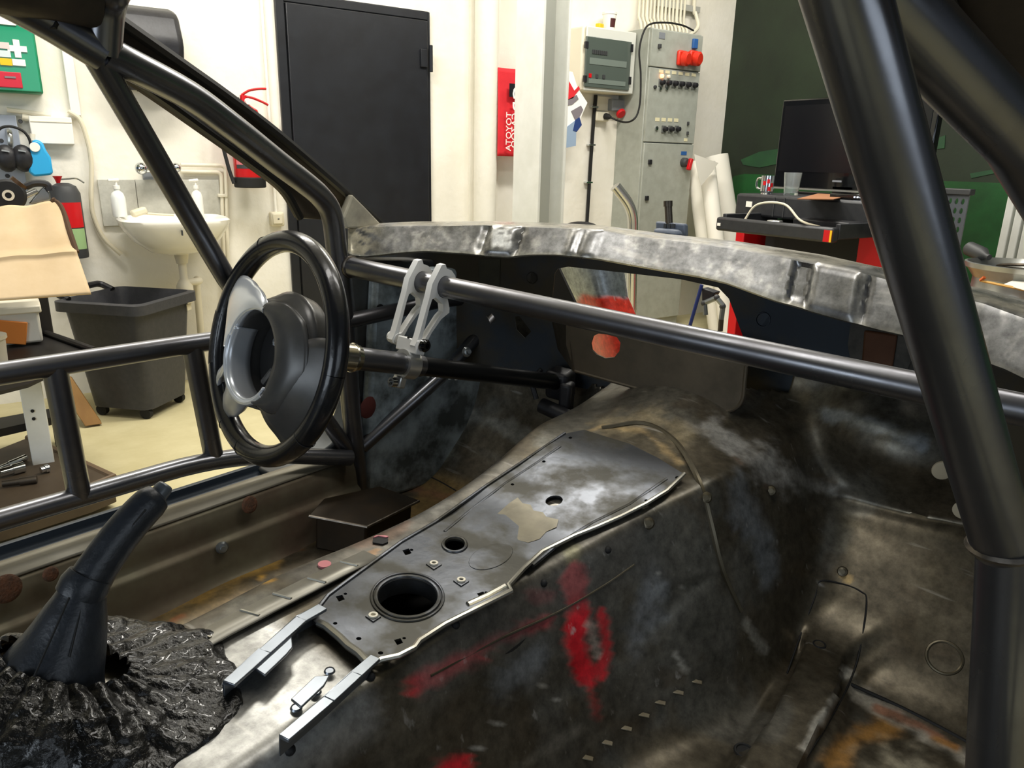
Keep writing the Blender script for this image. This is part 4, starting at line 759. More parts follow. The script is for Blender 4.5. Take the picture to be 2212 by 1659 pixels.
# ---- bowed bulkhead above the floor pressing, with the heater opening
m_bulk = M('dark_blue_bulkhead', '#2d343c', .42, .5, '#4a4334', 3.2, rough2=.6, bump=.1, lo=.42, hi=.56)
AB, BB = 1.52, .33
def onb(x, z): return (x, AB-BB*x*x, z)
op_px = [(1199, 590), (1206, 580), (1228, 576), (1340, 588), (1470, 603), (1552, 621), (1575, 645), (1606, 728), (1590, 800), (1300, 780), (1235, 770), (1204, 712), (1194, 640)]
opn = [cucyl(px, py, AB, BB)[[0, 2]] for px, py in op_px]
opn = [tuple(p[[0, 1]]) for p in opn]
h1 = [cucyl(px, py, AB, BB)[[0, 2]] for px, py in ((1051, 682), (1062, 676), (1072, 690), (1060, 700))]
h2 = [cucyl(px, py, AB, BB)[[0, 2]] for px, py in ((1112, 684), (1122, 682), (1148, 716), (1134, 730), (1116, 712))]
part('bulkhead', plate2d([(x, .30) for x in np.linspace(-.84, .84, 46)]+[(x, .645-.085*x*x) for x in np.linspace(.84, -.84, 46)], [opn, h1, h2], onb, .003), m_bulk, shell, smooth=60)
for px, py, r in ((1650, 690, .016), (1150, 600, .014)):
    c = cucyl(px, py, AB, BB); part('blank_disc', G().lathe(c+[0, -.002, 0], (0, -1, 0), [(r, 0), (r*.95, .004), (r*.86, .004), (r*.8, .001)], 28), m_bulk, shell)
c = [cucyl(px, py, AB-.004, BB) for px, py in ((1868, 712), (1940, 722), (1928, 800), (1862, 790))]; part('patch_plate', G().prism(c, (0, -.008, 0)), M('brown_primer_patch', '#5c3a25', .6, .2, '#6a4730', 20), shell, bevel=.004)
c = [cucyl(px, py, AB-.001, BB) for px, py in ((1838, 700), (1870, 696), (1960, 716), (1985, 740), (1960, 800), (1840, 790), (1832, 745)) ]; part('patch_halo', G().prism(c, (0, -.003, 0)), M('ground_grey_halo', '#56534d', .5, .5, '#3a3936', 30), shell, smooth=0)
c = [cucyl(px, py, AB-.002, BB) for px, py in ((1035, 560), (1082, 560), (1080, 650), (1040, 640))]; part('pad', G().prism(c, (0, -.004, 0)), M('olive_pad', '#4a4735', .6, .3, '#3c3a2e', 12), shell, smooth=0)
# ---- scuttle (cowl) beam
px_t = np.array([(752, 497), (790, 492), (897, 490), (968, 490), (1046, 488), (1120, 492), (1208, 495), (1300, 500), (1370, 513), (1455, 522), (1570, 538), (1738, 568), (1855, 590), (1951, 616), (2124, 658), (2212, 690), (2300, 722)], float)
px_b = np.array([(752, 545), (765, 551), (790, 553), (860, 545), (920, 541), (950, 543), (1000, 546), (1048, 551), (1096, 554), (1146, 549), (1202, 549), (1286, 557), (1398, 577), (1511, 596), (1570, 610), (1680, 650), (1800, 684), (1900, 711), (1990, 731), (2170, 795), (2212, 815), (2300, 850)], float)
px_f = np.array([(752, 493), (790, 486), (900, 481), (993, 481), (1107, 481), (1203, 484), (1300, 489), (1455, 509), (1592, 523), (1780, 553), (1870, 573), (1950, 590), (2130, 628), (2212, 650), (2300, 676)], float)
cols = np.unique(np.concatenate([np.linspace(752, 2300, 230)])); V_, T_, B_s = [], [], []
AC, BC = 1.30, .36
def bumpx(x):
    s = lambda a, b, w=9: float(ss((x-a)/w+.5)*ss((b-x)/w+.5))
    return .006*s(1060, 1114)-.004*s(1040, 1052, 7)-.004*s(1116, 1126, 7)-.007*s(1708, 1748)+.005*s(1756, 1850)-.005*s(1866, 1876, 8)+.003*s(1232, 1246)+.003*s(1262, 1290)
NV = 12; ring_n = NV+1+6+3
for x in cols:
    yt, yb_, yf_ = np.interp(x, px_t[:, 0], px_t[:, 1]), np.interp(x, px_b[:, 0], px_b[:, 1]), np.interp(x, px_f[:, 0], px_f[:, 1])
    B0, T0, F0 = cucyl(x, yb_, AC, BC), cucyl(x, yt, AC+.035, BC), cucyl(x, yf_, AC+.035+.17, BC)
    row = [B0+[0, .05, .012], B0+[0, .02, .0], B0+[0, .004, -.002]]
    for j in range(NV+1):
        v = j/NV; p = B0*(1-v)+T0*v; p = p+np.array([0, -1, .25])*bumpx(x-10*(v-.5)*2)*float(ss(v/.12)*ss((1.05-v)/.15)); row.append(p)
    for j in range(1, 7): v = j/6; row.append(T0*(1-v)+F0*v+[0, 0, .004*math.sin(math.pi*v)])
    V_ += row
V_ = np.array(V_); nc = len(cols); vid = np.arange(len(V_)).reshape(nc, ring_n); qf = np.stack([vid[:-1, :-1], vid[1:, :-1], vid[1:, 1:], vid[:-1, 1:]], -1).reshape(-1, 4)
pxx = np.repeat(cols, ring_n); vv = np.tile(np.arange(ring_n), nc)
k1, k2, k3 = fbm(V_*[1, 1, 1], 14, 41), fbm(V_*[1, 1, 3], 45, 44), fbm(V_*[1, 1, .3], 60, 47)
tone = np.zeros((len(V_), 3))+[.24, .24, .24]; bare = np.full(len(V_), .9)
def tb(mask, c, m):
    global tone, bare
    tone = tone*(1-mask[:, None])+np.array(c)*mask[:, None]; bare = bare*(1-mask)+m*mask
tb(ss((k1-.46)/.26)*.75, (.16, .157, .155), .9); tb(ss((k3-.58)/.06)*.7, (.42, .41, .39), .8)
tb(ss((830-pxx)/60+.2)*ss((k2-.38)/.1)*.9, (.45, .40, .28), .2)
tb(ss((pxx-1062)/6)*ss((1112-pxx)/6)*ss((vv-5)/2)*ss((k2-.33)/.05), (.85, .84, .80), .1)
tb((vv >= 3+NV+1)*1.0*ss((k1-.3)/.2)*.85, (.27, .25, .2), .45)
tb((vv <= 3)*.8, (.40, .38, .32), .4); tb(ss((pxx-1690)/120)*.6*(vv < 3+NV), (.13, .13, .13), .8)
painted('scuttle', V_, qf, tone, bare, paint_mat('ground_scuttle_steel', .22, .46, .04, 35), shell, thick=.002, smooth=40)
part('underside', G().grid(lambda u, v: (lambda b: b+[0, .02+v*.2, .004+.03*v])(cucyl(755+u*1540, float(np.interp(755+u*1540, px_b[:, 0], px_b[:, 1])), AC, BC)), 60, 3), M('scuttle_shade_black', '#101216', .6), shell, thick=.002)  # black sheet: the shade below the scuttle is put into its colour
# ---- heater cover plate with hole below the opening
m_cov = M('brown_bare_cover', '#6b6152', .45, .75, '#575044', 10, rough2=.6, bump=.05)
AP = 1.335
def onp(u, v): return (u, AP+.10*(.47-v), v)
def pp(px, py): p = cu(px, py, y=AP); return (float(p[0]), float(p[2]))
out = [pp(*p) for p in ((1225, 690), (1222, 745), (1236, 802), (1300, 820), (1400, 848), (1500, 876), (1550, 889), (1575, 888), (1594, 876), (1604, 855), (1608, 820), (1614, 772), (1500, 740), (1350, 705))]
hol = [pp(*p) for p in ((1276, 742), (1282, 726), (1294, 720), (1312, 722), (1334, 728), (1341, 740), (1338, 758), (1326, 772), (1306, 774), (1288, 766), (1278, 756))]
part('heater_cover', plate2d(out, [hol], onp, .004), m_cov, shell, smooth=30)
part('cover_rim', G().tube(spline([onp(*pp(*p)) for p in ((1236, 802), (1300, 820), (1400, 848), (1500, 876), (1555, 890), (1585, 884), (1602, 862), (1608, 820), (1612, 790))], 6), .004, 8), m_cov, shell)
f_ = [cu(1190, 685, y=1.46), cu(1226, 690, y=AP), cu(1238, 803, y=AP), cu(1205, 755, y=1.46)]; part('cover_return', G().prism(f_, (0, .006, .0)), m_cov, shell, smooth=0)
# ---- inner wing seen through the opening: grey blue above, red below
wg_l, wg_r = [(1196, 560), (1228, 630), (1262, 690), (1290, 790)], [(1344, 566), (1354, 640), (1376, 690), (1400, 800)]
gv = []; gt = []
for i in range(31):
    for j in range(31):
        u, v = i/30, j/30; k = v*3; a = min(int(k), 2); f = k-a; L_, R_2 = [np.array(w_[a])*(1-f)+np.array(w_[a+1])*f for w_ in (wg_l, wg_r)]
        p = cu(*(L_*(1-u)+R_2*u), y=1.95-.10*math.sin(math.pi*u)); gv.append(p)
        e = fbm(np.array([p]), 14, 61)[0]; red = float(ss((v-.30-.12*(1-u)-.25*(e-.5))/.09)); c0 = np.array([.33, .37, .40])*(.7+.6*e); gt.append(c0*(1-red)+np.array([.55, .035, .02])*red)
gv = np.array(gv); vid = np.arange(31*31).reshape(31, 31); qg = np.stack([vid[:-1, :-1], vid[1:, :-1], vid[1:, 1:], vid[:-1, 1:]], -1).reshape(-1, 4)
gt = np.array(gt); painted('inner_wing', gv, qg, gt, np.where(gt[:, 0] > gt[:, 2]*2, .0, .7), m_pan, shell, thick=-.003)
part('bulkhead_return', G().prism([cu(*p, y=1.72) for p in ((1180, 560), (1206, 578), (1240, 650), (1272, 720), (1268, 790), (1180, 780))], (0, .01, 0)), m_under, shell, smooth=0)  # dark panel standing for the bulkhead's return left of the wing
part('wing_edge', G().tube([cu(x, y, y=1.96) for x, y in ((1346, 586), (1354, 640), (1376, 692), (1400, 800))], .004, 8), m_white, shell)
# ---- sills
m_sill = M('bare_sill_steel', '#8c897e', .42, .6, '#6d6655', 7, rough2=.6, bump=.06, stretch=(1, .35, 1)); m_sillin = M('olive_sill_inner', '#726d5a', .45, .55, '#57483a', 5, rough2=.7, bump=.1); m_flange = M('blue_black_flange', '#27303a', .4, .3)
for sgn in (-1, 1):
    def strip(prof, y0, y1, name, mt, thick=.003, n=24):
        part(name, G().grid(lambda u, v: (lambda i, f: (sgn*((1-f)*prof[i][0]+f*prof[min(i+1, len(prof)-1)][0]), y0+(y1-y0)*u, (1-f)*prof[i][1]+f*prof[min(i+1, len(prof)-1)][1]))(min(int(v*(len(prof)-1)), len(prof)-2), v*(len(prof)-1)-min(int(v*(len(prof)-1)), len(prof)-2)), n, (len(prof)-1)*3), mt, shell, smooth=50, thick=thick)
    strip([(.59, -.01), (.615, .004), (.635, .05), (.640, .062), (.652, .070), (.660, .105), (.672, .125)], -.7, 1.08, 'sill_inner', m_sillin)
    strip([(.672, .125), (.685, .134), (.70, .137), (.715, .134)], -.7, 1.06, 'sill_top', m_sill)
    strip([(.715, .134), (.724, .120), (.742, .120), (.752, .128), (.757, .138), (.764, .138), (.766, .12)], -.7, 1.05, 'door_flange', m_flange)
    strip([(.766, .12), (.81, .105), (.85, .06), (.86, -.08), (.84, -.14)], -.7, 1.3, 'sill_outer', m_sill)
# rust pits and plug stains along the left sill
m_rust = M('rust_patch', '#6b4630', .8, 0, '#4d3a2c', 90, bump=.3)
for px, py, r in ((14, 1272, .020), (540, 1090, .016), (110, 1240, .011)):
    c = cu(px, py, x=-.648); part('rust_spot', G().lathe(c, (1, 0, .25), [(0, .0015), (r*.8, .0018), (r*.95, .001), (r*1.1, -.001)], 22), m_rust, shell)
for px, py in ((480, 1183), (1008, 760)):
    c = cu(px, py, x=-.632) if px < 900 else cu(px, py, y=1.3); part('stud', G().lathe(c, (1, -.4, .3), [(.012, 0), (.009, .006), (.005, .007), (.005, .014)], 12), m_gal, shell)
# ---- hinge pillars and kick panels
m_kick = M('blue_grey_primer', '#a3afb4', .45, .3, '#4a4f4e', 8, rough2=.65, bump=.15, lo=.4, hi=.6)
apt = [cu(px, py, x=-.745) for px, py in ((560, 1012), (640, 985), (690, 948), (722, 905), (738, 860), (742, 800), (738, 700), (728, 620), (722, 560))]
for sgn in (-1, 1):
    poly = [(sgn*.70, p[1], p[2]) for p in apt]+[(sgn*.70, 1.10, .57), (sgn*.70, 1.55, .55), (sgn*.70, 1.55, .0), (sgn*.70, .93, .0)]
    part('hinge_pillar', G().prism(poly, (sgn*.055, 0, 0)), M('dark_hinge_pillar_steel', '#4c4f50', .45, .4, '#35332f', 8, rough2=.6), shell, smooth=30, bevel=.006)
    part('kick_panel', G().hexa([(sgn*.665, 1.12, 0), (sgn*.70, 1.12, 0), (sgn*.70, 1.50, 0), (sgn*.60, 1.50, 0)], [(sgn*.675, 1.14, .55), (sgn*.70, 1.14, .55), (sgn*.70, 1.52, .54), (sgn*.63, 1.52, .54)]), m_kick, shell, bevel=.01)
for px, py, r in ((820, 668, .012), (846, 655, .012), (836, 770, .01)): c = cu(px, py, x=-.672); part('panel_hole', G().lathe(c, (1, 0, 0), [(r, 0), (r, .002), (0, .0025)], 16), m_rub, shell)
c = cu(795, 880, x=-.67); part('rust_spot', G().lathe(c, (1, 0, 0), [(0, .004), (.02, .004), (.026, .001)], 18), M('dull_red_spot', '#5a2823', .7), shell)
# ---- windscreen pillars, seal and roof
m_pil = M('dark_pillar_steel', '#5a5146', .5, .5, '#453f38', 10, rough2=.65, bump=.08); m_seal = M('black_seal', '#0c0c0d', .45)
Wp = [cu(832, 491, x=-.79), cu(720, 392, x=-.745), cu(600, 290, x=-.70), cu(490, 207, x=-.66), cu(380, 130, x=-.62), cu(265, 50, x=-.575)]
Dp = [cu(648, 470, x=-.755), cu(612, 408, x=-.73), cu(540, 350, x=-.70), cu(430, 270, x=-.655), cu(331, 199, x=-.615), cu(215, 120, x=-.57)]
Wp.append(Wp[-1]+(Wp[-1]-Wp[-2])*.75); Dp.append(Dp[-1]+(Dp[-1]-Dp[-2])*.75)
mir = lambda p, s_: V3(p)*[s_, 1, 1]
WpR = [cd(1985, -150, .44), cd(2040, 20, .50), cd(2120, 170, .58), cd(2220, 360, .70), cd(2330, 560, .86), cd(2480, 800, 1.0)]
DpR = [cd(2420, -420, .36), cd(2480, -120, .42), cd(2530, 100, .50), cd(2570, 330, .60), cd(2620, 560, .74), cd(2700, 820, .90)]
for Wq, Dq, s_ in ((Wp, Dp, 1), (WpR, DpR, -1)):
    Ws, Ds = spline(Wq, 5), spline(Dq, 5); n_ = len(Ws)
    part('windscreen_pillar', G().grid(lambda u, v: (lambda i: Ws[i]*(1-v)+Ds[i]*v+np.array([-s_*.03*math.sin(math.pi*v), 0, 0]))(min(int(round(u*(n_-1))), n_-1)), n_-1, 8), m_pil, shell, smooth=60, thick=.012)
    part('windscreen_seal', G().tube(Ws, .0095, 8), m_seal, shell); part('door_seal', G().tube(Ds, .008, 8), m_seal, shell)
c = [cu(x, y, x=-.735) for x, y in ((742, 470), (762, 420), (790, 448), (826, 486), (800, 492), (750, 494))]; part('pillar_foot', G().prism(c, (-.02, 0, 0)), M('filler_primer', '#b9b29d', .7, 0, '#8f8a7c', 14, bump=.1), shell, smooth=0, bevel=.004)
rw = abs(Wp[-1][0]); ry, rz = Wp[-1][1], Wp[-1][2]
part('roof', G().grid(lambda u, v: ((2*v-1)*(rw+.05*(1-abs(2*v-1))*0), ry-.02*(1-(2*v-1)**2)*-1.5-u*1.75, rz+.05*(1-(2*v-1)**4)+.03*math.sin(math.pi*u)), 14, 24), M('black_roof_lining', '#1b1a19', .7, 0, '#232220', 6), shell, smooth=60, thick=.015)
for s_ in (1, -1):
    part('cant_rail', G().tube([(s_*rw, ry+.02, rz-.01), (s_*(rw+.01), ry-.5, rz), (s_*(rw+.01), ry-1.75, rz)], .035, 12), m_pil, shell)
    part('centre_pillar', G().hexa([(s_*.66, -.55, .1), (s_*.74, -.55, .1), (s_*.74, -.72, .1), (s_*.66, -.72, .1)], [(s_*rw, -.6, rz), (s_*(rw+.05), -.6, rz), (s_*(rw+.05), -.7, rz), (s_*rw, -.7, rz)]), m_pil, shell, bevel=.01)
# ---- console plate on the tunnel, with shifter holes and slots
m_con = M('blue_dark_console_steel', '#5f6268', .33, .85, '#45443f', 11, rough2=.52, bump=.08, lo=.42, hi=.6); m_lip = M('bright_lip_steel', '#b7b4a8', .3, .9); m_sil = M('silver_bracket_steel', '#8d939a', .32, .85, '#7b8086', 10)
def zc(y): return float(ztun(np.array(y)))+.007
def onc2(u, v): return (u, v, zc(v))
def cp(px, py):
    z = .29
    for _ in range(6): p = cu(px, py, z=z); z = zc(p[1])
    return (float(p[0]), float(p[1]))
outl = [cp(*p) for p in ((684, 1352), (672, 1336), (708, 1290), (748, 1260), (866, 1174), (938, 1132), (974, 1110), (1050, 1052), (1122, 1004), (1178, 964), (1220, 938), (1262, 930), (1310, 945), (1360, 960), (1420, 990), (1478, 1026), (1440, 1062), (1395, 1090), (1340, 1118), (1290, 1140), (1240, 1160), (1170, 1195), (1130, 1232), (1098, 1268), (1104, 1280), (1020, 1322), (960, 1352), (905, 1388), (895, 1402), (860, 1420), (822, 1428), (800, 1440), (766, 1412), (735, 1382), (700, 1352))]
hls = [[cp(*p) for p in circ(880, 1293, 65, 36, 41)], [cp(*p) for p in circ(982, 1179, 22, 24, 13)], [cp(*p) for p in circ(1197, 1083, 19, 20, 11, -.15)]]
for px, py in ((735, 1294), (879, 1194), (861, 1388), (1040, 1287)): hls.append([cp(px+a, py+b) for a, b in ((-10, -3), (4, -7), (10, 3), (-3, 8))])
for px, py, r in ((746, 1285, 4), (889, 1190, 4), (873, 1381, 4), (1050, 1282, 4), (693, 1317, 6), (822, 1413, 6), (724, 1349, 5), (775, 1382, 6), (1117, 1096, 5), (1396, 1082, 4), (1308, 1138, 4), (1463, 1033, 5), (1175, 998, 4), (1232, 947, 4), (1107, 1048, 4)): hls.append([cp(*p) for p in circ(px, py, r, 10, r*.6)])
con = part('console_plate', plate2d(outl, hls, onc2, .003), m_con, shell, smooth=25)
def onz(px, py, dz=0): p = cp(px, py); return np.array([p[0], p[1], zc(p[1])+dz])
lipR = [(800, 1440), (822, 1428), (860, 1420), (895, 1402), (905, 1388), (960, 1352), (1020, 1322), (1104, 1280), (1098, 1268), (1130, 1232), (1170, 1195), (1240, 1160), (1290, 1140), (1340, 1118), (1395, 1090), (1440, 1062), (1478, 1026)]
part('right_lip', G().tube([onz(*p, .002) for p in lipR], .0035, 8), m_lip, con); part('left_lip', G().tube([onz(*p, .002) for p in ((672, 1336), (708, 1290), (748, 1260), (866, 1174), (938, 1132), (1050, 1052), (1122, 1004), (1220, 938))], .0028, 8), m_con, con)
part('inner_lip', G().tube([onz(*p, .001) for p in ((1010, 1308), (1050, 1290), (1090, 1268))], .004, 8), m_lip, con); part('inner_bead', G().tube([onz(*p, .0) for p in ((1150, 1222), (1200, 1180), (1280, 1130), (1360, 1090), (1440, 1035))], .003, 8), m_con, con); part('inner_bead', G().tube([onz(*p, .0) for p in ((960, 1150), (1020, 1100), (1090, 1046), (1160, 1000), (1210, 965))], .0028, 8), m_con, con)
def ringp(px, py, a, b, r, mt, name): part(name, G().tube([onz(px+a*math.cos(t), py+b*math.sin(t), .002) for t in np.linspace(0, 2*math.pi, 41)], r, 8, cap=False), mt, con)
ringp(880, 1293, 69, 45, .0028, m_con, 'hole_collar'); ringp(880, 1293, 78, 52, .0018, m_con, 'hole_bead'); ringp(982, 1179, 25, 16, .0025, m_con, 'hole_collar')
part('hole_flange', G().grid(lambda u, v: onz(880+(65+1*v)*math.cos(2*math.pi*u), 1293+(41+v)*math.sin(2*math.pi*u), -.02*(1-v)), 36, 2), m_con, con)
for px, py in ((937, 1222), (996, 1258), (806, 1335)):
    b_ = part('nut_plate', G().prism([onz(px+a, py+b, .001) for a, b in ((-17, 0), (0, -11), (17, 1), (0, 12))], (0, 0, .002)), m_con, con); part('weld_nut', G().lathe(onz(px, py, .003), (0, 0, 1), [(.0055, 0), (.0055, .002), (.003, .002), (.003, -.001)], 14), m_offw, b_)
part('weld_pad', G().prism([onz(*p, .002) for p in ((1042, 1148), (1058, 1128), (1075, 1112), (1100, 1090), (1118, 1078), (1128, 1090), (1146, 1094), (1152, 1106), (1172, 1110), (1180, 1120), (1206, 1126), (1202, 1142), (1180, 1152), (1165, 1168), (1140, 1176), (1112, 1168), (1080, 1164), (1062, 1156))], (0, 0, .0008)), M('pale_ground_pad', '#716c5e', .42, .8, '#5d594e', 25), con, smooth=0)
part('dish', G().prism([onz(1060+48*math.cos(t), 1205+26*math.sin(t)-12*math.cos(t), .001) for t in np.linspace(0, 2*math.pi, 25)[:-1]], (0, 0, .0015)), m_con, con, smooth=0, bevel=.001)
# rear bracket rails with tabs
def rail(pts, wdt, h, name):
    A = [onz(*p, h) for p in pts]; g = G()
    for a, b in zip(A, A[1:]):
        d = nrm(b-a); s = nrm(np.cross(d, [0, 0, 1]))*wdt; g.hexa([a, a+s, b+s, b], [a+[0, 0, .004], a+s+[0, 0, .004], b+s+[0, 0, .004], b+[0, 0, .004]]); g.hexa([a-[0, 0, .02], a+s*.12-[0, 0, .02], b+s*.12-[0, 0, .02], b-[0, 0, .02]], [a, a+s*.12, b+s*.12, b])
    return part(name, g, m_sil, con, bevel=.0015)
rail([(482, 1500), (560, 1430), (640, 1358), (688, 1330)], .014, .012, 'left_rail'); rail([(602, 1614), (700, 1530), (760, 1475), (800, 1438)], .012, .010, 'right_rail')
part('tab', G().prism([onz(*p, .010) for p in ((548, 1465), (630, 1395), (632, 1420), (620, 1435), (572, 1482))], (0, 0, .003)), m_sil, con, bevel=.001); part('tab', G().prism([onz(*p, .008) for p in ((628, 1530), (680, 1480), (712, 1478), (700, 1500), (650, 1548))], (0, 0, .003)), m_sil, con, bevel=.001)
part('front_edge', G().tube([onz(*p, .004) for p in ((688, 1352), (705, 1360), (735, 1385), (752, 1402), (775, 1418), (792, 1436))], .0045, 8), m_lip, con)
for px, py in ((712, 1443), (682, 1488), (640, 1522)): part('weld_spot', G().lathe(onz(px, py, -.004), (0, 0, 1), [(.006, 0), (.005, .002), (.004, .001), (0, .001)], 14), m_sil, con)
for px, py in ((497, 1518), (626, 1620), (1174, 1260), (984, 1350), (800, 1462), (1313, 1188)):
    p = hit(px, py); part('drain_hole', G().ball(p, .0055, 10, 8), m_rub, shell)
# flange strip on the tunnel shoulder with weld ribs
st_ = [hit(*p) for p in ((300, 1452), (380, 1408), (470, 1358), (560, 1312), (640, 1272), (720, 1232), (790, 1200))]
A1 = [p+[-.004, 0, .004] for p in st_]; A2 = [p+[.028, .0, .006] for p in st_]
part('shoulder_strip', G().grid(lambda u, v: (lambda i: A1[i]*(1-v)+A2[i]*v)(int(round(u*6))), 6, 2), M('zinc_strip', '#a09d94', .42, .6, '#8d8a80', 14), shell, thick=.002)
for px, py in ((415, 1375), (520, 1328), (590, 1292), (665, 1258), (735, 1222)): p = hit(px, py); part('weld_rib', G().tube([p+[0, 0, .006], p+[.026, .006, .008]], .0018, 6), m_lip, shell)
# sealer seams and pressing lines
def seam(pts, r=.0022, mt=None, name='seam'): part(name, G().tube(spline([hit(*p) for p in pts], 5), r, 6), mt or m_rub, shell)
seam([(1838, 1478), (1930, 1520), (2010, 1560), (2095, 1606)], .003); seam([(880, 1010), (940, 1035), (985, 1060)], .0018); seam([(1700, 1455), (1730, 1370), (1760, 1290), (1772, 1255), (1822, 1262), (1860, 1278), (1872, 1300), (1858, 1400), (1835, 1475), (1790, 1560), (1740, 1640)], .0016)
m_bead = M('bead_steel', '#6a6456', .4, .75, '#57503f', 14)
seam([(1300, 925), (1390, 915), (1460, 955), (1510, 1040), (1535, 1130), (1560, 1230), (1600, 1320)], .005, m_bead, 'pressed_bead'); seam([(930, 1460), (1080, 1380), (1200, 1325), (1300, 1268), (1370, 1220)], .0018, m_bead, 'pressed_bead')
for i, (px, py) in enumerate(((1266, 1642), (1308, 1609), (1350, 1578), (1388, 1549), (1423, 1522), (1462, 1500), (1502, 1477))):
    p = hit(px, py); part('weld_tab', G().obox(p+[0, 0, .004], (.020, .008, .003), .35, .12), m_bead, shell, bevel=.001)
for px, py, r in ((1770, 1392, .009), (1608, 1622, .012)): p = hit(px, py); part('rail_hole', G().lathe(p+[0, 0, -.0005], (0, -.05, 1), [(r*1.3, 0), (r*1.2, .002), (r, .002), (r*.9, .0), (0, .0005)], 20), m_rub, shell)
p = hit(2040, 1420); nq = nrm([float(sdf(*(p+e))-sdf(*(p-e))) for e in np.eye(3)*.01]); part('embossed_ring', G().torus(p-nq*.001, nq, .026, .003, 32, 8), m_bead, shell)
for px, py in ((2035, 1016), (2080, 1101)):
    p = hit(px, py); nq = nrm([float(sdf(*(p+e))-sdf(*(p-e))) for e in np.eye(3)*.01]); part('bright_hole_disc', G().lathe(p, nq, [(.017, -.004), (.0165, .002), (.013, .003), (0, .003)], 24), M('hole_light_beige', '#c4b79c', .6), shell)  # pale discs stand in for holes with bright light beyond
for px, py in ((1665, 1060), (1525, 1075), (1400, 1130), (1820, 1235)): p = hit(px, py); part('stud', G().lathe(p, nrm(CAMCAR-p), [(.010, 0), (.008, .004), (.0045, .005), (.0045, .012), (0, .012)], 12), m_bead, shell)
p = hit(701, 1222); part('pink_plug', G().lathe(p, (0, 0, 1), [(.0085, 0), (.0085, .003), (0, .003)], 18), M('pink_plug', '#d98a90', .6), shell)
p = hit(822, 1170); part('torn_hole', G().prism([p+[x*.011, y*.012, .001] for x, y in ((-1, -.3), (-.3, -1), (.9, -.5), (1, .3), (.2, 1), (-.8, .6))], (0, 0, .0015)), m_rub, shell, smooth=0); part('pink_sealer', G().prism([p+[x*.011, y*.012, .002] for x, y in ((-1, -.3), (-1.1, .3), (-.3, 1), (.2, 1.1), (.1, .8), (-.8, .4))], (0, 0, .002)), M('pink_plug'), shell, smooth=0)
# ================================================================== roll cage (car frame)
m_tube = M('dark_mill_steel_tube', '#76777b', .25, .9, '#5c5b5e', 6, rough2=.38, bump=.03, stretch=(1, .3, 1)); m_weld = M('weld_bead_steel', '#55504a', .4, .9, '#7a7268', 60)
cage = thing('roll_cage', 'dark welded steel tube roll cage inside the car shell', 'roll cage', (0, 1.05, 0), car=True)
def tb_(name, pts, r, fil=None, n=22): return part(name, G().tube(fillet(pts, fil) if fil else pts, r, n), m_tube, cage)
JL = cu(222, 116, x=-.545); FTL = cu(778, 1085, x=-.68)
legL = [cu(px, py, x=x) for px, py, x in ((222, 110, -.545), (265, 131, -.55), (405, 204, -.58), (500, 272, -.60), (602, 352, -.63), (655, 392, -.645), (693, 425, -.655), (716, 462, -.66), (726, 530, -.665), (739, 650, -.67), (760, 900, -.68), (778, 1085, -.68))]
JR = cd(1790, -130, .372); MR = cd(2168, 1180, .545); BR_ = cd(2168, 1165, .545); FTR = cd(2140, 1740, .615); FTR = MR+(FTR-MR)*((.03-MR[2])/(FTR-MR)[2])
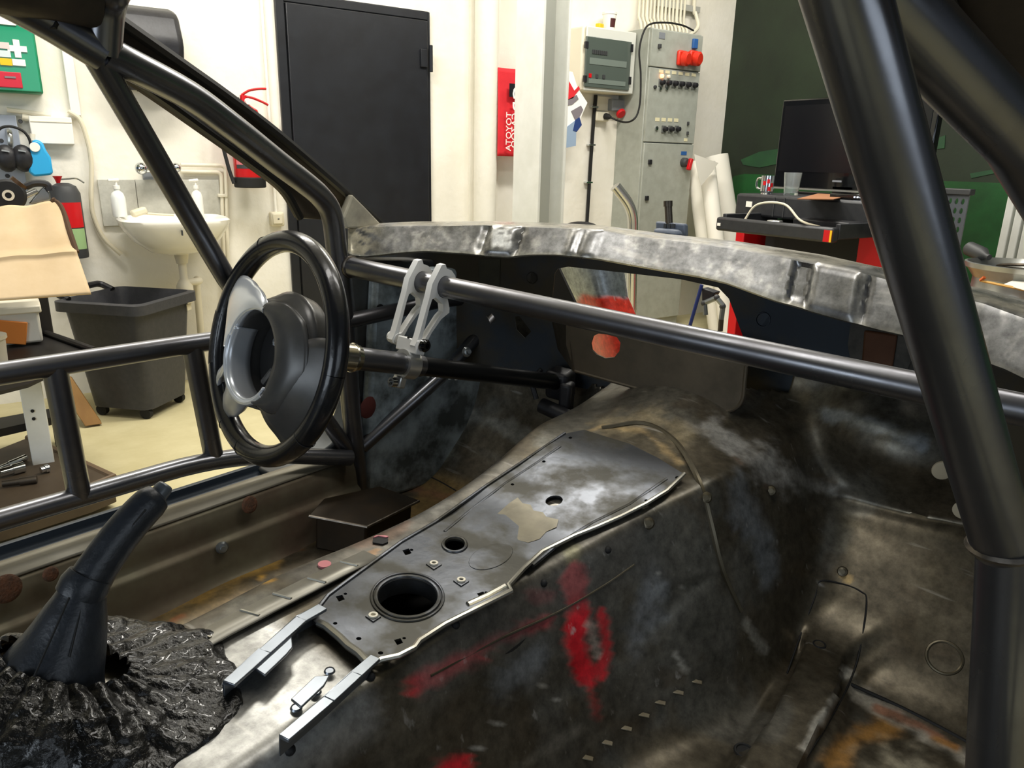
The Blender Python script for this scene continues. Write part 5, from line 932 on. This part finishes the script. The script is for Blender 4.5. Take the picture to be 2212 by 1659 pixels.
for s in (-1, 1):
    S = np.array([s, 1, 1]); j, ft = (JL, FTL) if s < 0 else (JR, FTR)
    if s < 0:
        part('windscreen_leg', G().tube(spline(legL, 4), .0215, 22), m_tube, cage); tb_('windscreen_brace', [cu(208, 122, x=-.55), cu(488, 600, x=-.64), cu(762, 988, x=-.685)], .0172)
        tb_('roof_side_bar', [JL, cu(100, 40, x=-.555), cu(0, -14, x=-.56), cu(-220, -125, x=-.565)], .0235, .05)
    else:
        tb_('windscreen_brace', [JR, MR], .0212); tb_('windscreen_leg', [MR+[0, 0, .02], FTR], .0215); part('weld_ring', G().torus(MR+[0, 0, -.0], (FTR-MR), .0218, .0035, 28, 6), m_weld, cage)
        tb_('windscreen_leg', [JR, cd(2205, 300, .47), cd(2430, 720, .70)], .0212); tb_('roof_side_bar', [JR, JR+[.03, -.3, .03], JR+[.05, -1.2, .03]], .0205, .1)
    tb_('door_bar', [(s*.72, -.7, .435), (s*.72, .80, .437), (s*.675, 1.04, .44)], .0178, .15); tb_('door_bar', [(s*.72, -.7, .205), (s*.72, .80, .203), (s*.655, 1.06, .140)], .0178, .15)
    for pu, pl in (((118, 800), (172, 1070)), ((415, 752), (462, 985))):
        a, b = cu(*pu, x=-.72), cu(*pl, x=-.72); a, b = a*[-s, 1, 1], b*[-s, 1, 1]; a[2], b[2] = .435, .205
        tb_('door_post', [a, b], .0182); part('weld_ring', G().torus(b+[0, 0, .019], (0, 0, 1), .0185, .003, 24, 6), m_weld, cage); part('weld_ring', G().torus(a-[0, 0, .019], (0, 0, 1), .0185, .003, 24, 6), m_weld, cage)
    tb_('strut_bar', [ft+[0, 0, .14], (s*.60, 1.31, .31), (s*.60, 1.48, .42)], .0165); tb_('bulkhead_bar', [(s*.665, 1.05, .45), (s*.645, 1.32, .47), (s*.63, 1.5, .47)], .0165)
    if s < 0:
        pts = [cu(px, py, z=.075) for px, py in ((668, 1118), (792, 1142), (905, 1085), (820, 1055), (700, 1082))]
        fp_ = part('foot_plate', G().prism(pts, (0, 0, .006)), M('oiled_dark_plate', '#2a251e', .38, .6, '#3a2f22', 12), cage, bevel=.002); part('foot_box', G().prism([p*[1, 1, 0]+(np.mean(pts, 0)-p)*[.12, .12, 0] for p in pts], (0, 0, .075)), M('oiled_dark_plate'), cage, bevel=.004)
        part('weld_bead', G().tube([pts[0]+[0, 0, .003], pts[1]+[0, 0, .003], pts[2]+[0, 0, .003]], .003, 8), m_weld, fp_)
    else: part('foot_plate', G().box(FTR-[.06, .07, .04], FTR+[.06, .07, -.02]), M('oiled_dark_plate'), cage, bevel=.002)
tb_('roof_cross_bar', [JL, cu(230, -20, x=-.53), (-.28, .50, 1.03), (.15, .46, 1.03), JR], .0225, .05)
db1, db2 = np.array([-.665, 1.04, .569]), np.array([.665, 1.04, .569]); tb_('dash_bar', [db1, db2], .0200); part('weld_ring', G().torus(db1+[.022, 0, 0], (1, 0, 0), .0205, .003, 26, 6), m_weld, cage)
# ================================================================== steering wheel
WC = np.array([-.45, .706, .490]); TL = math.radians(13); WN = -nrm([.085, .61, -.145]); WU = nrm(np.cross([0, 0, 1.0], WN)); WV = np.cross(WN, WU)
def W(a, r, h): a = math.radians(a); k = float(ss((.155-r)/.06)); return WC+WU*(r*math.cos(a)+.010*k)+WV*(r*math.sin(a)-.014*k)+WN*h
sw = thing('steering_wheel', 'black and silver airbag steering wheel with its centre cover removed', 'steering wheel', WC-[0, 0, .18], car=True)
m_lea = M('black_smooth_leather', '#101113', .26, 0, '#16171a', 60, bump=.03, coat=.25); m_leag = M('black_grained_leather', '#141416', .42, 0, '#1b1b1e', 90, bump=.2); m_hub = M('satin_grey_plastic', '#4b4b4a', .32, .4, '#545352', 30); m_sv = M('silver_paint_plastic', '#d2d6db', .26, .45); m_svd = M('worn_silver_plastic', '#a2a4a6', .34, .5)
part('rim', G().tube([W(a, .169, 0) for a in np.linspace(0, 360, 97)], .0172, 20, cap=False), m_lea, sw)
part('grip_section', G().tube([W(a, .170, 0) for a in np.linspace(172, 202, 18)], .0178, 18), m_leag, sw)
for a in (118, 240, 262, 322): part('stitch_ring', G().torus(W(a, .170, 0), np.cross(WN, W(a, 1, 0)-WC), .0173, .0007, 20, 5), m_rub, sw)
def spoke(name, stations, mt, thick=.012):
    """stations: (radius, angle, half-width in metres, height)"""
    vs = []; fs = []
    for r, a, hw_, h in stations:
        c = W(a, r, h); t = nrm(np.cross(WN, c-WC)); 
        vs += [c-t*hw_-WN*thick, c-t*hw_+WN*thick*.2, c-t*hw_*.55+WN*thick, c+t*hw_*.55+WN*thick, c+t*hw_+WN*thick*.2, c+t*hw_-WN*thick]
    n = 6
    for i in range(len(stations)-1):
        for k in range(n): fs.append((i*n+k, i*n+(k+1) % n, (i+1)*n+(k+1) % n, (i+1)*n+k))
    fs += [tuple(range(n-1, -1, -1)), tuple((len(stations)-1)*n+k for k in range(n))]
    return part(name, G().add(vs, fs), mt, sw, smooth=60, bevel=.002)
def patch(name, r0, r1, A0, A1, h0, h1, mt, crown=.006, thick=.010, nu=14, nv=12, p=1.0):
    """sheet from radius r0 to r1; A0, A1 = (angle range at r0), (angle range at r1)"""
    f = lambda u, v: W((A0[0]*(1-u**p)+A1[0]*u**p)*(1-v)+(A0[1]*(1-u**p)+A1[1]*u**p)*v, r0+(r1-r0)*u, h0+(h1-h0)*u**1.3+crown*math.sin(math.pi*v)*(1-.4*u))
    return part(name, G().grid(f, nu, nv), mt, sw, smooth=60, thick=-thick)
def fan(name, keys, mt, thick=.012, hr=.036, n=40):
    """cover sheet around the opening: outer radius given by (angle, radius) keys"""
    ka, kr = [k[0] for k in keys], [k[1] for k in keys]
    def f(u, v):
        a = ka[0]+(ka[-1]-ka[0])*u; ro = float(np.interp(a, ka, kr)); rr_ = .0705+(ro-.0705)*v; return W(a, rr_, .043-hr*((rr_-.0705)/.095)+.006*math.sin(math.pi*v))
    return part(name, G().grid(f, n, 10), mt, sw, smooth=60, thick=-thick)
fan('upper_spoke', [(78, .084), (95, .095), (118, .115), (136, .142), (147, .162), (158, .163), (167, .126), (175, .096), (182, .078)], m_sv)
fan('upper_cover', [(-58, .078), (-40, .110), (0, .130), (35, .122), (60, .106), (80, .092)], m_hub)
patch('upper_spoke_root', .152, .174, (143, 166), (136, 173), .008, .004, m_lea, .006, .014)
patch('lower_spoke', .074, .162, (198, 208), (213, 218), .040, .010, m_sv, .003, .012)
patch('lower_web', .072, .160, (222, 304), (227, 240), .040, .006, m_svd, .006, .012, p=.35)
patch('lower_spoke_root', .150, .172, (205, 240), (203, 246), .004, .002, m_lea, .004, .012)
patch('right_spoke', .070, .168, (300, 392), (304, 376), .036, .0, m_hub, .008, .016, p=.8)
patch('right_spoke_root', .154, .174, (301, 340), (298, 346), .004, .002, m_lea, .005, .014)
Ro = lambda a, b, c: b+c*max(0.0, math.cos(math.radians((a-25)/1.15)))**1.5 if abs((a-25+180) % 360-180) < 100 else b
def hubf(u, v):
    a = -155+360*u; a2 = (a-25+180) % 360-180; k = max(0.0, math.cos(math.radians(a2*.85)))**1.4 if abs(a2) < 105 else 0.0
    rings = [(.066, -.015), (.068, .030), (.072, .040), (.078+.022*k, .034), (.084+.042*k, .008), (.080+.040*k, -.02), (.060+.022*k, -.062), (.034, -.098)]
    t = v*(len(rings)-1); i = min(int(t), len(rings)-2); f = t-i; r, h = [rings[i][q]*(1-f)+rings[i+1][q]*f for q in (0, 1)]
    return W(a, r, h)
part('hub_shell', G().grid(hubf, 60, 28), m_hub, sw, smooth=70)
part('trim_ring', G().grid(lambda u, v: W(150+178*u, .0655, .004+.040*v), 40, 4), m_sv, sw, smooth=60, thick=.003)
part('trim_ring_face', G().tube([W(a, .0715, .042) for a in np.linspace(165, 318, 50)], .0048, 8), m_sv, sw)
cvt = part('airbag_cavity', G().lathe(WC+WU*.01-WV*.014+WN*-.012, WN, [(.064, .0), (.060, -.002), (.030, .001), (.028, .006), (.0, .006)], 30), m_rub, sw)
part('centre_nut', G().lathe(W(105, .026, -.006), WN, [(.007, 0), (.007, .008), (.003, .009)], 6), m_chrome, cvt); part('wiring_block', G().obox(W(20, .048, .006), (.022, .02, .03), 0, TL), M('grey_green_plastic', '#77796c', .5), cvt, bevel=.002); part('screw_boss', G().lathe(W(-18, .050, .004), WN, [(.008, 0), (.008, .012), (.0045, .012), (.0045, .004)], 16), m_chrome, cvt); part('inner_rib', G().tube([W(250, .045, .0), W(300, .02, .004), W(340, .05, .002)], .006, 8), m_gdark, cvt)
# ================================================================== column, clamp and support arms
CD = -WN; slope = -WN; CS = WC+slope*.10
sc = thing('steering_column', 'dark tubular steering column with a bright collar behind the wheel', 'steering column', CS, car=True)
cpt = lambda d: WC+slope*d
part('collar', G().lathe(cpt(.115), slope, [(.018, 0), (.026, .002), (.026, .012), (.024, .014), (.024, .034), (.026, .036), (.0235, .046)], 30), M('brassy_chrome', '#c4bfb0', .2, 1), sc); part('quick_release_boss', G().lathe(cpt(.085), slope, [(.02, 0), (.024, .01), (.022, .035)], 24), m_blackg, sc)
part('outer_tube', G().tube([cpt(.155), cpt(.31)], .0205, 24), m_tube, sc); part('inner_tube', G().tube([cpt(.30), cpt(.74)], .0185, 24), M('black_satin_tube', '#17181a', .35, .5), sc)
jt = cpt(.735); part('joint_yoke', G().obox(jt+[.0, .01, -.005], (.06, .05, .07), 0, .2), m_blackp, sc, bevel=.01); part('joint_arm', G().obox(jt+[.03, -.005, -.04], (.03, .035, .10), .2, .1), m_blackp, sc, bevel=.008); part('joint_boss', G().cyl(jt+[-.02, -.03, -.055], jt+[.06, -.03, -.065], .018), m_blackp, sc); part('joint_bush', G().ball(jt+[.035, -.03, -.085], .022), m_blackp, sc); part('joint_bolt', G().lathe(jt+[.035, -.05, -.082], (0, -1, .1), [(.006, 0), (.006, .006)], 6), m_chrome, sc); part('joint_clip', G().tube(spline([jt+[-.03, -.03, .03], jt+[-.045, -.04, 0], jt+[-.03, -.04, -.04]], 5), .006, 8), m_blackp, sc)
for i, d in enumerate((.335, .348, .362, .392, .41)): p = cpt(d)+[.0, -.006, -.0185]; part('paint_mark', G().tube([p+[0, -.003, .001], p+[0, .003, -.0]], .0012, 6), m_white, sc)
cl = thing('column_clamp', 'bright aluminium split clamp ring around the steering column', 'clamp', cpt(.275), car=True); m_cl = M('machined_aluminium', '#d3d4d2', .28, .85); m_arm = M('white_anodised_arm', '#f0f0ee', .35, .1)
a0 = cpt(.262); part('ring', G().lathe(a0, slope, [(.0207, 0), (.0275, 0), (.0275, .028), (.0207, .028)], 36), m_cl, cl); up = nrm(np.cross([1, 0, 0], slope))
part('top_lug', G().obox(a0+slope*.014+up*.036, (.052, .024, .026), 0, -math.radians(14)), m_arm, cl, bevel=.002); part('split', G().obox(a0+slope*.014+up*.0495, (.003, .026, .003), 0, -math.radians(14)), m_rub, cl); part('lower_ear', G().obox(a0+slope*.004-up*.034, (.020, .018, .022), 0, -math.radians(14)), m_cl, cl, bevel=.003); part('clamp_bolt', G().lathe(a0-up*.036-slope*.006, -slope, [(.009, 0), (.009, .010), (.0055, .010), (.0055, .004), (0, .004)], 18), m_chrome, cl)
pv = a0+slope*.014+up*.042; TOP = np.array([0, 1.04, .569])
for k, (xx, lab) in enumerate(((-.455, 'white aluminium A-shaped support arm on the dash bar, nearer the door'), (-.397, 'white aluminium A-shaped support arm on the dash bar, nearer the tunnel'))):
    ar = thing('support_arm', lab, 'bracket', (xx, pv[1], pv[2]), car=True, group='column support arms')
    dirv = nrm((TOP-pv)*[0, 1, 1]); per = np.array([0, dirv[2], -dirv[1]]); Lg = np.linalg.norm((TOP-pv)[1:])
    o2 = lambda u, v: np.array([xx, pv[1], pv[2]])+dirv*u+per*v
    hookr = .0255; outl_ = [(-.012, -.008), (-.008, -.013), (.01, -.013), (Lg-.035, -.027), (Lg-.01, -.034), (Lg+.03, -.030), (Lg+.036, -.022)]+[(Lg+.034*math.cos(t), .034*math.sin(t)) for t in np.radians([-25, 0, 25, 45])]+[(Lg+.0205*math.cos(t), .0205*math.sin(t)) for t in np.radians(list(range(50, -180, -15))+[-190, -205, -220, -235])]+[(Lg-.028, .036), (Lg-.035, .040), (Lg-.055, .026), (.03, .016), (-.004, .012), (-.012, .004)]
    tri = [(.008, -.002), (Lg-.050, -.0165), (Lg-.034, -.0185), (Lg-.027, -.012), (Lg-.029, .014), (Lg-.040, .024), (Lg-.052, .018), (.013, .005)]
    wv = np.cross(dirv, per); g_ = plate2d([(u, v) for u, v in outl_], [tri], lambda u, v: o2(u, v), .013); part('arm', g_, m_arm, ar, smooth=30)
    part('pivot_boss', G().cyl(np.array([xx, pv[1], pv[2]])+[-.008 if k else -.014, 0, 0], np.array([xx, pv[1], pv[2]])+[.014 if k else .008, 0, 0], .0095), m_arm, ar)
    if k: part('pivot_bolt', G().lathe(np.array([xx+.013, pv[1], pv[2]]), (1, 0, 0), [(.012, 0), (.012, .006), (.009, .010), (.005, .010), (.005, .005), (0, .005)], 20), m_blackg, ar)
# ================================================================== handbrake in its gaiter, bin bag
HX = -.150
hp = lambda px, py, x=HX: cu(px, py, x=x)
hb = thing('handbrake_lever', 'black leather handbrake lever standing raised out of the plastic bag', 'handbrake', hp(60, 1480), car=True); m_hb = M('blue_black_leather', '#1d2126', .38, 0, '#262a30', 80, bump=.07)
gp = spline([hp(190, 1262), hp(212, 1225), hp(262, 1155), hp(312, 1098), hp(345, 1070)], 8); rr = list(np.interp(np.linspace(0, 1, len(gp)), [0, .1, .5, .85, .97, 1], [.0165, .0172, .0160, .0150, .0125, .009]))
part('grip', G().tube(gp, rr, 20, flat=1.15), m_hb, hb); part('release_button', G().tube([hp(335, 1078), hp(352, 1056), hp(360, 1046)], [.0085, .0085, .007], 14), M('grey_button', '#51565b', .35, .2), hb, bevel=.002)
part('seam', G().tube([p+nrm(CAMCAR-p)*.0165 for p in spline([hp(205, 1250), hp(228, 1215), hp(272, 1152), hp(315, 1100)], 7)], .0012, 6), m_rub, hb)
part('collar', G().tube([hp(172, 1285), hp(184, 1262), hp(196, 1242)], [.0215, .022, .0195], 20), m_hb, hb); part('strap', G().tube([hp(158, 1262), hp(163, 1246), hp(170, 1240)], .006, 10), M('pale_strap', '#5d6268', .4), hb)
gt_ = spline([hp(182, 1268), hp(165, 1320), hp(140, 1390), hp(110, 1460), hp(80, 1540)], 6); rg = list(np.interp(np.linspace(0, 1, len(gt_)), [0, .15, .4, .7, 1], [.019, .023, .032, .044, .060]))
gg = G().tube(gt_, rg, 28); part('gaiter', gg, m_hb, hb, smooth=60)
for px0, py0, px1, py1 in ((150, 1290, 70, 1470), (178, 1300, 150, 1420)):
    part('gaiter_seam', G().tube([p+nrm(CAMCAR-p)*k for p, k in zip([hp(px0*(1-t)+px1*t, py0*(1-t)+py1*t) for t in np.linspace(0, 1, 10)], np.linspace(.022, .045, 10))], .001, 6), m_rub, hb)
# crumpled bag: a gathered skirt falling outwards from the gaiter
ctop = hp(148, 1438); m_bag = M('black_bin_bag', '#0d0d0c', .30, 0, '#171613', 25, rough2=.40, bump=.5, bscale=90, coat=.25)
nb_u, nb_v = 240, 130; bv = []
e3 = nrm(hp(182, 1268)-hp(110, 1460)); e1 = nrm(np.cross(e3, [0, 1.0, 0])); e2 = np.cross(e3, e1)
if e1[0] < 0: e1 = -e1
if e2[1] < 0: e2 = -e2
prof_r = [(0, .054, .008), (.07, .064, .004), (.2, .098, -.004), (.4, .138, -.022), (.64, .168, -.075), (.85, .182, -.14), (1, .186, -.21)]
ang = np.linspace(0, 2*math.pi, nb_u, endpoint=False); vq = np.linspace(0, 1, nb_v+1); cs_, sn_ = np.cos(ang)[:, None], np.sin(ang)[:, None]
for v in vq:
    r = np.interp(v, [p[0] for p in prof_r], [p[1] for p in prof_r]); h = np.interp(v, [p[0] for p in prof_r], [p[2] for p in prof_r]); t = float(ss(v/.35))
    tilt = e1*cs_+e2*sn_; lev = np.array([1.0, 0, 0])*cs_+np.array([0, 1.0, 0])*sn_; d_ = tilt*(1-t)+lev*t; d_ /= np.linalg.norm(d_, axis=1, keepdims=True)
    bv.append(ctop+np.array([.012, .0, -.012])*t+d_*r+np.array([0, 0, h]))
bv = np.array(bv); rad = bv-ctop; rad[..., 2] += .10; rad /= np.linalg.norm(rad, axis=-1, keepdims=True)
A_2 = ang[None, :]+0*vq[:, None]; Vq = vq[:, None]+0*A_2
rdg = lambda f, sd: 1-np.abs(2*fbm(bv, f, sd)-1)*2.2
fold = (np.abs(np.sin(A_2*11+2*Vq+3*fbm(bv, 8, 71)))-.5)*.006*(1-.75*ss(Vq/.5))+(rdg(7, 72)-.5)*.013*ss(Vq/.25)+(rdg(20, 75)-.5)*.0055+(rdg(52, 78)-.5)*.0022
bv = bv+rad*fold[..., None]; flat = bv.reshape(-1, 3); vid = np.arange(len(flat)).reshape(nb_v+1, nb_u); fa_ = np.stack([vid[:-1], vid[1:], np.roll(vid[1:], -1, 1), np.roll(vid[:-1], -1, 1)], -1).reshape(-1, 4)
g = G(); g.add(flat, fa_.tolist()); solo('plastic_bag', g, m_bag, 'crumpled black plastic bag wrapped around the handbrake base', 'plastic bag', car=True, smooth=50)
# ---- clamp block standing beyond the scuttle, tool seen through the opening
def far(px, py, y=1.50): return cu(px, py, y=y)
ck = thing('clamp_block', 'grey plastic clamp block with a dark knurled post behind the scuttle', 'clamp', far(1448, 512), car=True); m_ck = M('blue_grey_plastic', '#5f6878', .5)
part('plate', G().prism([far(*p) for p in ((1415, 478), (1479, 484), (1480, 512), (1416, 507))], (0, .02, 0)), m_ck, ck, bevel=.004); part('body', G().prism([far(*p, 1.485) for p in ((1422, 492), (1476, 497), (1478, 513), (1424, 509))], (0, -.03, 0)), m_ck, ck, bevel=.008)
part('post', G().tube([far(1446, 500, 1.508), far(1445, 478, 1.508), far(1443, 436, 1.508)], .008, 16), m_grease, ck); part('post_cap', G().tube([far(1443, 446, 1.508), far(1443, 434, 1.508)], .0095, 16), m_grease, ck)
for px in (1437, 1446, 1455): part('slot', G().obox(far(px, 488, 1.494), (.006, .004, .009)), m_gdark, ck)
def fr2(px, py): return cu(px, py, y=2.4)
solo('blue_rod', G().tube([fr2(1516, 615), fr2(1490, 705), fr2(1490, 705)+(fr2(1490, 705)-fr2(1516, 615))*5], .006, 10), M('blue_rod_paint', '#1f2f6e', .5), 'thin blue rod seen slanting through the bulkhead opening', 'rod', car=True)
ct2 = thing('hinged_tool', 'small jointed metal tool hanging in the bulkhead opening', 'tool', fr2(1535, 720), car=True)
part('black_mount', G().prism([fr2(*p) for p in ((1516, 622), (1545, 632), (1535, 648), (1516, 650))], (0, .05, 0)), m_blackp, ct2, bevel=.003)
for a, b in (((1520, 655), (1548, 643)), ((1548, 643), (1562, 660)), ((1522, 655), (1524, 680)), ((1562, 660), (1558, 690)), ((1558, 690), (1556, 715))): part('link', G().tube([fr2(*a), fr2(*b)], .009, 8), m_grease if b[1] > 700 else m_gal, ct2)
for p in ((1521, 655), (1548, 643), (1561, 662)): part('pin', G().ball(fr2(*p), .011, 12, 8), m_gdark, ct2)
